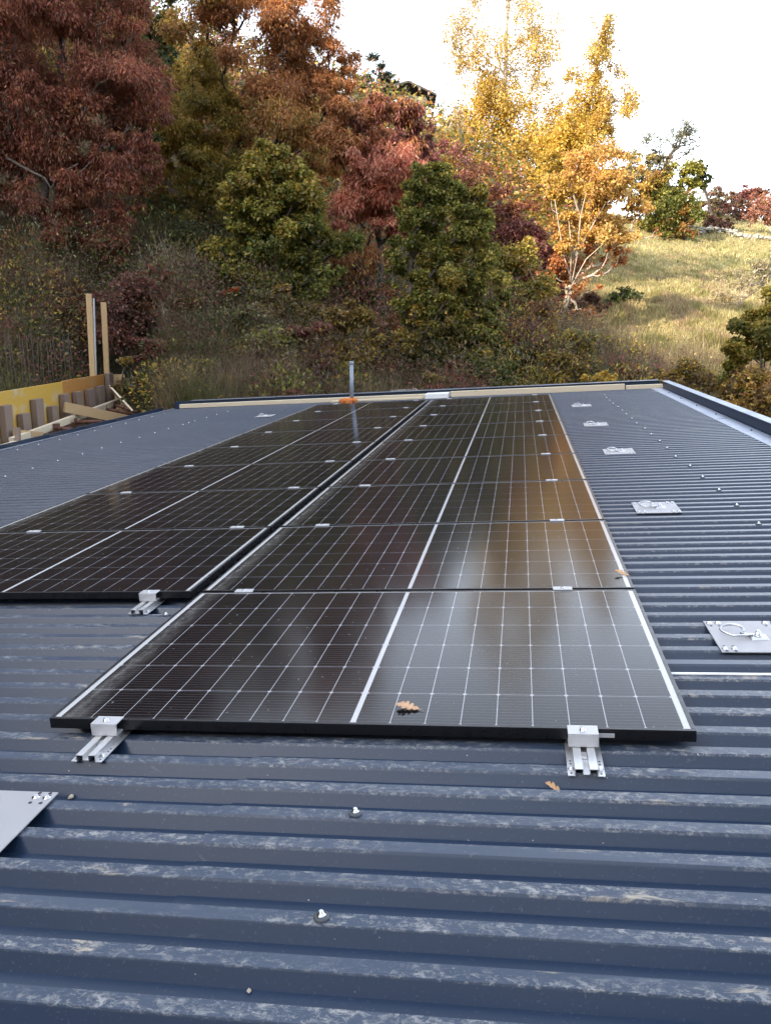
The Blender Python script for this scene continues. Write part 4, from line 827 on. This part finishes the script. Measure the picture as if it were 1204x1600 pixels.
# shrubs on the near slope, each a thing
SH = [('bright red sumac bush at the foot of the green flecked tree', 472, 515, 15, 18, 20, SUMAC, 700), ('dark red bush below the bright red one', 484, 555, 22, 30, 20.5, BURG + ORR, 1800),
 ('tiny vivid red shrub on a thin stem among the dry weeds', 274, 422, 6, 9, 21, SUMAC, 110), ('small vivid red shrub left of the green flecked tree', 361, 456, 10, 6, 20, SUMAC, 180),
 ('pale yellow flecked shrub above the left end of the planks', 425, 560, 42, 32, 17.5, GREYG + YGREEN, 2600), ('tall grey green willow shrub left of the bright red bush', 390, 515, 42, 45, 19, GREYG, 3200),
 ('yellow green shrub near the far left roof corner', 305, 588, 32, 24, 16.5, YGREEN, 1700), ('yellowish low shrub behind the far left planks', 352, 602, 22, 12, 16, YGREEN + YEL, 700), ('low yellow leaved shrub right of the pale flecked shrub', 455, 592, 24, 18, 16.5, YGREEN + STRAW, 1000),
 ('reddish brown shrub mass at the left photo edge', 20, 495, 55, 40, 19.5, BURG + RUST, 3800), ('brown shrub beside the pale leaning trunk', 95, 505, 40, 34, 19, BROWN + RUST, 2200), ('dark red brown shrub behind the two timber posts', 205, 485, 42, 50, 18.5, BURG + BROWN, 3600),
 ('red shrub right of the formwork corner', 242, 562, 22, 34, 17, BURG, 1500), ('olive shrub in front of the formwork corner', 205, 590, 20, 22, 16.5, OLIVE + BROWN, 1000), ('brown twiggy shrub amid the dry weeds', 320, 500, 46, 40, 19, BROWN, 2600), ('dull olive shrub uphill of the dry weeds', 300, 385, 60, 28, 24, DGREEN + GREYG, 3200),
 ('crimson low shrub behind the far planks', 575, 606, 16, 9, 16.6, MAG, 500), ('small yellow green bush left of the crooked trunk', 515, 590, 40, 26, 17.5, GREEN + OLIVE, 2200), ('low yellow green bush right of the crooked trunk', 685, 600, 24, 13, 16.8, YGREEN, 1200), ('dark green low bush behind the far planks', 765, 588, 34, 26, 18, GREEN + DGREEN, 2600), ('dark red twiggy bush below the dense green tree', 712, 588, 14, 20, 17.3, BURG, 700),
 ('brown shrub left of the pale trunked orange tree', 820, 555, 36, 36, 20, BROWN + BURG, 2600), ('olive weed bush behind the right planks', 870, 575, 36, 22, 18, OLIVE + BROWN, 1800), ('bright yellow shrub peeking over the right planks', 935, 589, 26, 8, 16.2, YEL, 520),
 ('dark green bush on the meadow edge', 972, 480, 26, 20, 35, DGREEN, 1600), ('dark purplish bush under the orange tree', 922, 480, 26, 14, 34, BURG + BROWN, 1200), ('smaller dark green bush right of the dark meadow bush', 1005, 484, 16, 11, 36, DGREEN, 700), ('dull green bush below the orange tree', 930, 545, 32, 18, 24, GREEN + OLIVE, 1500),
 ('brown weed bush behind the far right roof corner', 1070, 592, 44, 22, 19, BROWN + OLIVE, 2200), ('olive weed bush left of the far right roof corner', 1000, 582, 34, 18, 19.5, OLIVE + GREYG, 1500),
 ('leafy bush with yellow and green leaves at the right photo edge', 1186, 560, 40, 56, 15.5, GOLDOL + YGREEN + GREEN, 6500), ('orange brown leaved bush at the right edge above the parapet', 1190, 622, 40, 34, 14, ORY + GOLDOL + BROWN, 4600), ('upright green branch bush at the right photo edge', 1196, 500, 24, 34, 16, GOLDOL + YGREEN, 2600), ('small brown bush left of the leafy right edge bush', 1135, 600, 26, 26, 16, BROWN + OLIVE, 1500)]
for lab, u, v, ru, rv, dd, pal, nn in SH:
    ru *= 1.2; rv *= 1.25; nn = int(nn * 2.2)
    tree('shrub', lab, 'shrub', dd, [(u, v + rv * 1.2), (u, v + rv * .5), (u, v - rv * .2)], [(u, v, ru, rv, pal), (u - ru * .6, v + rv * .3, ru * .5, rv * .6, pal), (u + ru * .6, v + rv * .35, ru * .5, rv * .6, pal)],
         nn, (0.085, 0.05) if dd < 25 else (0.15, 0.1), 0.02, BARK, 0.15, nclump=26, tips=0.004, cs=0.24, up=0.8, fill=0.5, group='shrubs on the slope')

# weeds and dry grass of the wooded slope, meadow grass, and the closed wood higher up: nobody could count these
def blades(name, label, n, ulo, uhi, dlo, dhi, hlo, hhi, wid, pals, mask=None, power=1.0, cat='grass'):
    u = rng.uniform(ulo, uhi, n * 2); dd = 1 / (1 / dhi + (1 / dlo - 1 / dhi) * rng.random(n * 2) ** power); s = (u - 602) / F * dd
    if mask is not None:
        k = rng.random(n * 2) < mask(s, dd); s = s[k][:n]; dd = dd[k][:n]
    else: s = s[:n]; dd = dd[:n]
    n = len(s); P = sd2w(s, dd); ph = vnoise(s / 1.7, dd / 1.7, 31); p2 = vnoise(s / 0.6, dd / 0.6, 33)
    h = rng.uniform(hlo, hhi, n) * (0.3 + 1.5 * p2); w = wid * dd / 16 * rng.uniform(0.6, 1.5, n)
    a = rng.uniform(0, 2 * math.pi, n); r = np.stack([np.cos(a), np.sin(a), 0 * a], 1); lean = rng.normal(0, 0.33, (n, 3)); lean[:, 2] = 1
    tip = P + lean * h[:, None]; mid = P + (lean * np.array([.35, .35, 1])) * (h * .55)[:, None]
    V = np.stack([P - r * w[:, None], P + r * w[:, None], tip], 1).reshape(-1, 3)
    idx = np.clip((ph * len(pals) * 1.0 + rng.normal(0, 0.15, n)).astype(int), 0, len(pals) - 1)
    C = np.zeros((n, 3))
    for i, pl in enumerate(pals):
        m = idx == i; C[m] = pick(pl, int(m.sum()), 0.25)
    o = quads(name, V, np.repeat(C, 3, 0), LEAF, k=3); return tag(o, label, cat, kind='stuff')
wooded = lambda s, d: (1 - meadow(s, d)) * np.where((s / d < -0.27) & (d < 20) & (behind_form(s, d) > -0.9), 0.0, 1.0)
GR1 = [(.11, .115, .04), (.15, .145, .05), (.08, .085, .03)]; GR2 = [(.22, .165, .10), (.30, .235, .145), (.16, .115, .07)]; GR3 = [(.12, .075, .05), (.16, .10, .06)]
blades('weeds', 'dry brown and olive weeds covering the shaded slope behind the roof', 210000, -120, 1330, 14.6, 36, 0.15, 0.75, 0.0055, [GR1, GR2, GR3, GR2, GR1], wooded, 0.8, 'weeds')
MG1 = [(.43, .355, .165), (.355, .30, .125), (.50, .42, .215)]; MG2 = [(.235, .215, .075), (.30, .26, .10)]; MG3 = [(.30, .22, .12), (.40, .31, .17)]
blades('meadow_grass', 'straw and green grass of the sloping meadow on the right', 190000, 840, 1400, 23, 112, 0.07, 0.26, 0.008, [MG2, MG1, MG1, MG2, MG3, MG1], meadow, 0.9)
n = 40000; u = rng.uniform(-100, 1300, n); dd = 1 / (1 / 30 + (1 / 14.6 - 1 / 30) * rng.random(n)); s = (u - 602) / F * dd; k = rng.random(n) < wooded(s, dd) * 1.0; s = s[k]; dd = dd[k]; n = len(s)
P = sd2w(s, dd); P[:, 2] += rng.random(n) ** 2 * (0.15 + 1.0 * vnoise(s / 0.9, dd / 0.9, 41)); ph = vnoise(s / 1.1, dd / 1.1, 43); C = np.zeros((n, 3))
for i, pl in enumerate([DGREEN, GREEN, BROWN, OLIVE, BROWN, BURG, GREEN]):
    m = np.clip((ph * 7).astype(int), 0, 6) == i; C[m] = pick(pl, int(m.sum()), 0.25)
V, Cc = leaves(P, rng.uniform(.04, .11, n), rng.uniform(.025, .06, n), rng.normal(size=(n, 3)), C)
nb = 430; ub = rng.uniform(-100, 1010, nb); db = 1 / (1 / 31 + (1 / 15.2 - 1 / 31) * rng.random(nb)); sb = (ub - 602) / F * db; kb = rng.random(nb) < wooded(sb, db); sb = sb[kb]; db = db[kb]; nb = len(sb)
Bb = sd2w(sb, db); hb_ = rng.uniform(0.5, 2.1, nb) * (0.6 + 0.8 * vnoise(sb / 3, db / 3, 51)) * np.clip((db - 14.2) / 4.5, 0.35, 1) * np.where(sb > 3.2, 0.55, 1.0); cb = rng.integers(0, nb, 190000); ob = rng.normal(size=(len(cb), 3)); ob /= np.maximum(1, np.linalg.norm(ob, axis=1, keepdims=True) / 1.8)
Pb = Bb[cb] + ob * np.stack([hb_[cb] * .45, hb_[cb] * .45, hb_[cb] * .38], 1) + np.array([0, 0, 1]) * (hb_[cb] * .55)[:, None]
pb_ = rng.integers(0, 9, nb); Cb = np.zeros((len(cb), 3))
for i, pl in enumerate([DGREEN, BROWN, GREEN, BROWN, BURG, OLIVE, DGREEN, GREYG, BROWN]):
    m = pb_[cb] == i; Cb[m] = pick(pl, int(m.sum()), 0.16)
V2, C2 = leaves(Pb, rng.uniform(.05, .11, len(cb)), rng.uniform(.02, .05, len(cb)), ob + rng.normal(0, .6, ob.shape) + np.array([0, 0, .5]), Cb)
V = np.concatenate([V, V2]); C2 = C2 * np.repeat(rng.uniform(0.65, 1.25, nb)[cb], 4)[:, None]; Cc = np.concatenate([Cc, C2])
tag(quads('undergrowth', V, Cc, LEAF), 'low mixed undergrowth of brown, green and red leaves on the slope', 'undergrowth', kind='stuff')
n = 2400; u = rng.uniform(-220, 860, n); dd = rng.uniform(29, 74, n); s = (u - 602) / F * dd; k = (dd > 33 + 6 * rng.random(n)) & ((dd < 60) | (u < 520)); s = s[k]; dd = dd[k]; nc = len(s)
B = sd2w(s, dd); hh = rng.uniform(1.2, 5.6, nc) * np.where(dd > 56, 0.45, 1.0); ci = rng.integers(0, nc, 210000); o3 = rng.normal(size=(len(ci), 3)); o3 /= np.maximum(1, np.linalg.norm(o3, axis=1, keepdims=True) / 1.35)
P = B[ci] + o3 * np.stack([hh[ci] * .32, hh[ci] * .32, hh[ci] * .36], 1) + np.array([0, 0, 1]) * (hh[ci] * .55)[:, None]
pals = [OLIVE, DGREEN, BROWN, GREEN, RUST, GREYG, BURG, OLIVE]; pk = rng.integers(0, 8, nc); C = np.zeros((len(ci), 3))
for i, pl in enumerate(pals):
    m = pk[ci] == i; C[m] = pick(pl, int(m.sum()), 0.22)
V, Cc = leaves(P, rng.uniform(.14, .32, len(ci)), rng.uniform(.08, .17, len(ci)), o3 + rng.normal(0, .5, o3.shape) - np.array([0, 0, .6]), C)
tag(quads('hillside_woods', V, Cc, LEAF), 'mixed autumn wood closing the hillside behind the nearer trees', 'woods', kind='stuff')

# ------------------------------------------------------------------ concrete formwork beside the gutter
def up_at(u, v, d): return at(u, v, d)
def on_line(u, off, v=640):                      # where the sight line of a photo pixel meets the upright plane of the formwork, shifted by off
    A = FA + fnor * off; r_ = ray(u, v); k = ((A - CP) @ fnor) / (r_ @ fnor); return v, CP + r_ * k
def z_at(u, v, off): return on_line(u, off, v)[1][2]
fz = FA[2]; zb_ = fz - 1.15
fw = empty('formwork', tuple(on_line(100, 0)[1] * np.array([1, 1, 0]) + np.array([0, 0, zb_])), 'yellow timber formwork for a concrete wall left of the roof, with two tall posts', 'formwork')
f0 = np.array(fw.location)
def fpart(mb, name, mat, bevel=0.003):
    mb.v = [tuple(np.array(p) - f0) for p in mb.v]; return mb.build(name, mat, fw, bevel=bevel)
def slab(pa, pb_, z0, z1, th):                   # upright board between two ground points
    m = MB(); a = pa * np.array([1, 1, 0]); b = pb_ * np.array([1, 1, 0]); e = fnor * th
    Z0 = np.array([0, 0, z0]); Z1 = np.array([0, 0, z1]); return m.hexa([a + Z0, a + e + Z0, b + e + Z0, b + Z0, a + Z1, a + e + Z1, b + e + Z1, b + Z1])
mid = on_line(95.5, 0, 600)[1]; st = on_line(-22, 0, 616)[1]
fpart(slab(st, mid - fdir * 0.004, zb_, fz, 0.03), 'panel', M_YEL)['label'] = 'yellow shuttering panel with worn white patches'
fpart(slab(mid, on_line(172, 0, 584)[1], zb_, fz + 0.015, 0.03), 'panel', M_ORA)['label'] = 'orange brown shuttering panel'
e0 = on_line(177, 0.0, 590)[1]; a = e0 * np.array([1, 1, 0]); w_ = RT * 0.235; dv = FH * 0.03
m = MB(); Z0 = np.array([0, 0, zb_]); Z1 = np.array([0, 0, fz - 0.02]); m.hexa([a + Z0, a + w_ + Z0, a + w_ + dv + Z0, a + dv + Z0, a + Z1, a + w_ + Z1, a + w_ + dv + Z1, a + dv + Z1]); fpart(m, 'end_board', W_FRESH)
for (u0, u1, v0, v1) in ((-2, 13, 634, 700), (26, 41, 647, 690), (49, 63.5, 624, 690), (74, 86, 635, 680), (94.5, 106, 616, 675), (115, 126.5, 612, 665), (134.5, 146, 608, 660), (151, 162, 603, 655), (167.5, 176.5, 583, 650)):
    t, p = on_line((u0 + u1) / 2, 0.045); t2, q0 = on_line(u0, 0.045); t3, q1 = on_line(u1 - 2.5, 0.045)
    fpart(slab(q0, q1, zb_ + 0.1, z_at((u0 + u1) / 2, v0, 0.1), 0.09), 'stud', W_OLD)
def fp(u, v, off): return on_line(u, off, v)[1]
m = MB(); m.beam(fp(18, 690, 0.32), fp(186, 627, 0.22), 0.07, 0.11); fpart(m, 'waler', W_PALE)
m = MB(); m.beam(fp(22, 676, 0.20), fp(66, 680, 0.42), 0.05, 0.10); fpart(m, 'brace', W_FRESH)
m = MB(); m.beam(fp(101, 636, 0.20), fp(204, 657, 0.95), 0.05, 0.17); fpart(m, 'brace', W_FRESH)
m = MB(); m.beam(fp(173, 606, 0.20), fp(209, 645, 0.75), 0.16, 0.035, up=tuple(fnor)); fpart(m, 'brace', W_PALE)
m = MB(); m.beam(fp(-20, 706, 0.5), fp(28, 692, 0.45), 0.10, 0.06); fpart(m, 'waler', W_PALE)
m = MB(); m.beam(fp(28, 668, 0.44), fp(28, 702, 0.44), 0.07, 0.05, up=tuple(fdir)); fpart(m, 'stud', W_OLD)
for (u0, v0, u1, v1, w) in ((138.8, 459, 146.0, 600, 0.10), (162, 472.5, 168, 596, 0.10)):
    m = MB(); m.beam(fp(u1, v1, -0.07), fp(u0, v0, -0.07), w, 0.05, up=tuple(FH)); fpart(m, 'post', W_FRESH)
m = MB(); m.beam(fp(151, 600, -0.16), fp(146.8, 466, -0.16), 0.03, 0.03, up=tuple(FH)); fpart(m, 'steel_bar', metal('zinc_bar', (0.35, 0.37, 0.40), 0.5, 0.5))
def prop(ua, va, ub, vb, lab):
    a, b_ = fp(ua, va, 0.38), fp(ub, vb, 0.85); r = empty('steel_prop', tuple(a), lab, 'prop', 'rusty steel props bracing the formwork')
    d_ = b_ - a; m = MB(); m.tube([d_ * 0.02, d_], 0.028, 12); m.build('tube', M_RUST, r)
    m = MB(); m.tube([d_ * 0.30, d_ * 0.42], 0.036, 12); m.build('collar', M_RUST, r)
    m = MB(); n_ = d_ / np.linalg.norm(d_); m.beam(-n_ * 0.006, n_ * 0.006, 0.11, 0.15); m.build('end_plate', M_RUST, r, bevel=0.002)
prop(89, 669, 113, 671, 'rusty steel prop end, lowest of those braced against the formwork'); prop(119, 660, 160, 658, 'rusty steel prop behind the long pale brace, with square end plate'); prop(166, 639, 210, 648, 'lower rusty steel prop at the formwork corner'); prop(180, 633, 216, 644, 'upper rusty steel prop at the formwork corner')
# reinforcing bars sticking up behind the shuttering
m = MB(); m.tube([(0, 0, -0.9), (0.004, 0, 0.0), (0, 0.004, 0.9)], 0.007, 6); rb = m.build('rebar', M_REBAR)
for k in range(20):
    u = -10 + k * 6.9 + rng.uniform(-1.5, 1.5); t, p = on_line(u, -0.30 - 0.14 * (k % 2)); top = z_at(u, 527 + rng.uniform(-9, 9), -0.40)
    o = rb if k == 0 else rb.copy()
    if k: COL.objects.link(o)
    o.matrix_world = Matrix.Translation((p[0], p[1], top - 0.9)) @ Matrix.Rotation(rng.normal(0, 0.03), 4, 'X') @ Matrix.Rotation(rng.normal(0, 0.03), 4, 'Y')
    tag(o, 'thin dark reinforcing bar standing upright behind the yellow formwork', 'rebar', 'reinforcing bars behind the formwork')
# rubble bank behind the bars
m = MB(); MR = metal('grey_rubble', (0.20, 0.19, 0.18), 0.95, 0.0, 0.4, 9)
for k in range(240):
    u = rng.uniform(-60, 205); t, p = on_line(u, -0.8 - rng.random() * 1.8); s_ = rng.uniform(0.03, 0.11); g_ = (p - CP); sdv = np.array([g_ @ RT, g_ @ FH]); z = sd2w(sdv[0], sdv[1])[2]; c = np.array([p[0], p[1], z + s_ * .3])
    vs_ = [c + s_ * np.array([math.sin(t_) * math.cos(q), math.sin(t_) * math.sin(q), 0.7 * math.cos(t_)]) * rng.uniform(.6, 1.3) for t_ in (0.4, 1.2, 2.0, 2.8) for q in np.linspace(0, 5.2, 6)]
    m.add(vs_, [(i * 6 + j, i * 6 + 6 + j, i * 6 + 6 + (j + 1) % 6, i * 6 + (j + 1) % 6) for i in range(3) for j in range(6)])
tag(m.build('rubble', MR), 'grey rubble bank behind the yellow formwork', 'rubble', kind='stuff')
# pale board sticking up beyond the far roof edge
a = at(611, 611, 16.2); pbd = empty('pallet_board', tuple(a), 'grey weathered board lying level beyond the far roof edge', 'board')
m = MB(); m.beam((0, 0, 0), tuple(RT * 0.50 + np.array([0, 0, 0.03]) + FH * 0.05), 0.30, 0.02); m.build('plank', W_GREY, pbd, bevel=0.003)
m = MB(); m.beam(tuple(RT * 0.42 + np.array([0, 0, -0.7])), tuple(RT * 0.42 + np.array([0, 0, 0.012])), 0.05, 0.05); m.build('leg', W_GREY, pbd)
m = MB(); m.beam(tuple(RT * 0.10 + np.array([0, 0, -0.7])), tuple(RT * 0.10 + np.array([0, 0, -0.008])), 0.05, 0.05); m.build('leg', W_GREY, pbd)

# small house on the ridge
hb = at(646, 155, 84); hb_g = ground_at(652, 86)
hr = empty('hill_house', (hb[0], hb[1], hb_g[2]), 'small house with a dark overhanging gable roof on the ridge', 'house'); zr0 = hb[2] - hb_g[2]
def hp(x, y, z): return RT * x * 0.62 + FH * y * 0.62 + np.array([0, 0, zr0 + (z - zr0) * 0.62 if z > 0.1 else z])
m = MB(); m.hexa([hp(-2.2, 0, 0), hp(2.0, 0, 0), hp(2.0, 6, 0), hp(-2.2, 6, 0), hp(-2.2, 0, zr0 + 0.7), hp(2.0, 0, zr0 + 0.3), hp(2.0, 6, zr0 + 0.3), hp(-2.2, 6, zr0 + 0.7)]); m.build('wall', metal('dull_house_wall', (0.16, 0.13, 0.10), 0.9, 0.0, 0.2, 3), hr)
M_DKROOF = metal('dark_roof_tiles', (0.045, 0.038, 0.038), 0.8, 0.0, 0.3, 5)
m = MB(); m.hexa([hp(-3.2, -1.2, zr0 + 1.50), hp(-0.8, -1.2, zr0 + 2.0), hp(-0.8, 7, zr0 + 2.0), hp(-3.2, 7, zr0 + 1.50), hp(-3.2, -1.2, zr0 + 1.75), hp(-0.8, -1.2, zr0 + 2.3), hp(-0.8, 7, zr0 + 2.3), hp(-3.2, 7, zr0 + 1.75)])
m.hexa([hp(-0.79, -1.2, zr0 + 2.0), hp(3.4, -1.2, zr0 + 0.2), hp(3.4, 7, zr0 + 0.2), hp(-0.79, 7, zr0 + 2.0), hp(-0.79, -1.2, zr0 + 2.3), hp(3.4, -1.2, zr0 + 0.5), hp(3.4, 7, zr0 + 0.5), hp(-0.79, 7, zr0 + 2.3)])
m.build('roof', M_DKROOF, hr)
for x, z in ((-2.4, 1.45), (0.8, 1.10), (2.2, 0.5)):
    m = MB(); m.beam(tuple(hp(x, -1.3, zr0 + z)), tuple(hp(x, 0, zr0 + z)), 0.18, 0.22); m.build('beam', W_OLD, hr)
m = MB(); m.hexa([hp(-0.9, -0.06, zr0 - 0.6), hp(0.1, -0.06, zr0 - 0.6), hp(0.1, -0.01, zr0 - 0.6), hp(-0.9, -0.01, zr0 - 0.6), hp(-0.9, -0.06, zr0 + 0.4), hp(0.1, -0.06, zr0 + 0.4), hp(0.1, -0.01, zr0 + 0.4), hp(-0.9, -0.01, zr0 + 0.4)]); m.build('window', M_DARKHOLE, hr)

# dry stone terrace wall across the top of the meadow
m = MB(); MS = metal('pale_field_stone', (0.30, 0.28, 0.24), 0.95, 0.0, 0.25, 6)
for k in range(420):
    u = rng.uniform(985, 1260); dd = 77 + 1.2 * rng.random() + 0.006 * (1204 - u); p = ground_at(u, dd); s_ = rng.uniform(0.08, 0.20); c = p + np.array([0, 0, rng.random() * 0.4])
    vs_ = [c + s_ * np.array([1.3 * math.sin(t_) * math.cos(q), 1.3 * math.sin(t_) * math.sin(q), 0.7 * math.cos(t_)]) * rng.uniform(.7, 1.25) for t_ in (0.4, 1.2, 2.0, 2.8) for q in np.linspace(0, 5.2, 6)]
    m.add(vs_, [(i * 6 + j, i * 6 + 6 + j, i * 6 + 6 + (j + 1) % 6, i * 6 + (j + 1) % 6) for i in range(3) for j in range(6)] + [(0, 1, 2, 3, 4, 5)])
m.v = [tuple(p) for p in m.v]; tag(m.build('stone_wall', MS), 'low pale dry stone wall across the top of the meadow', 'wall')
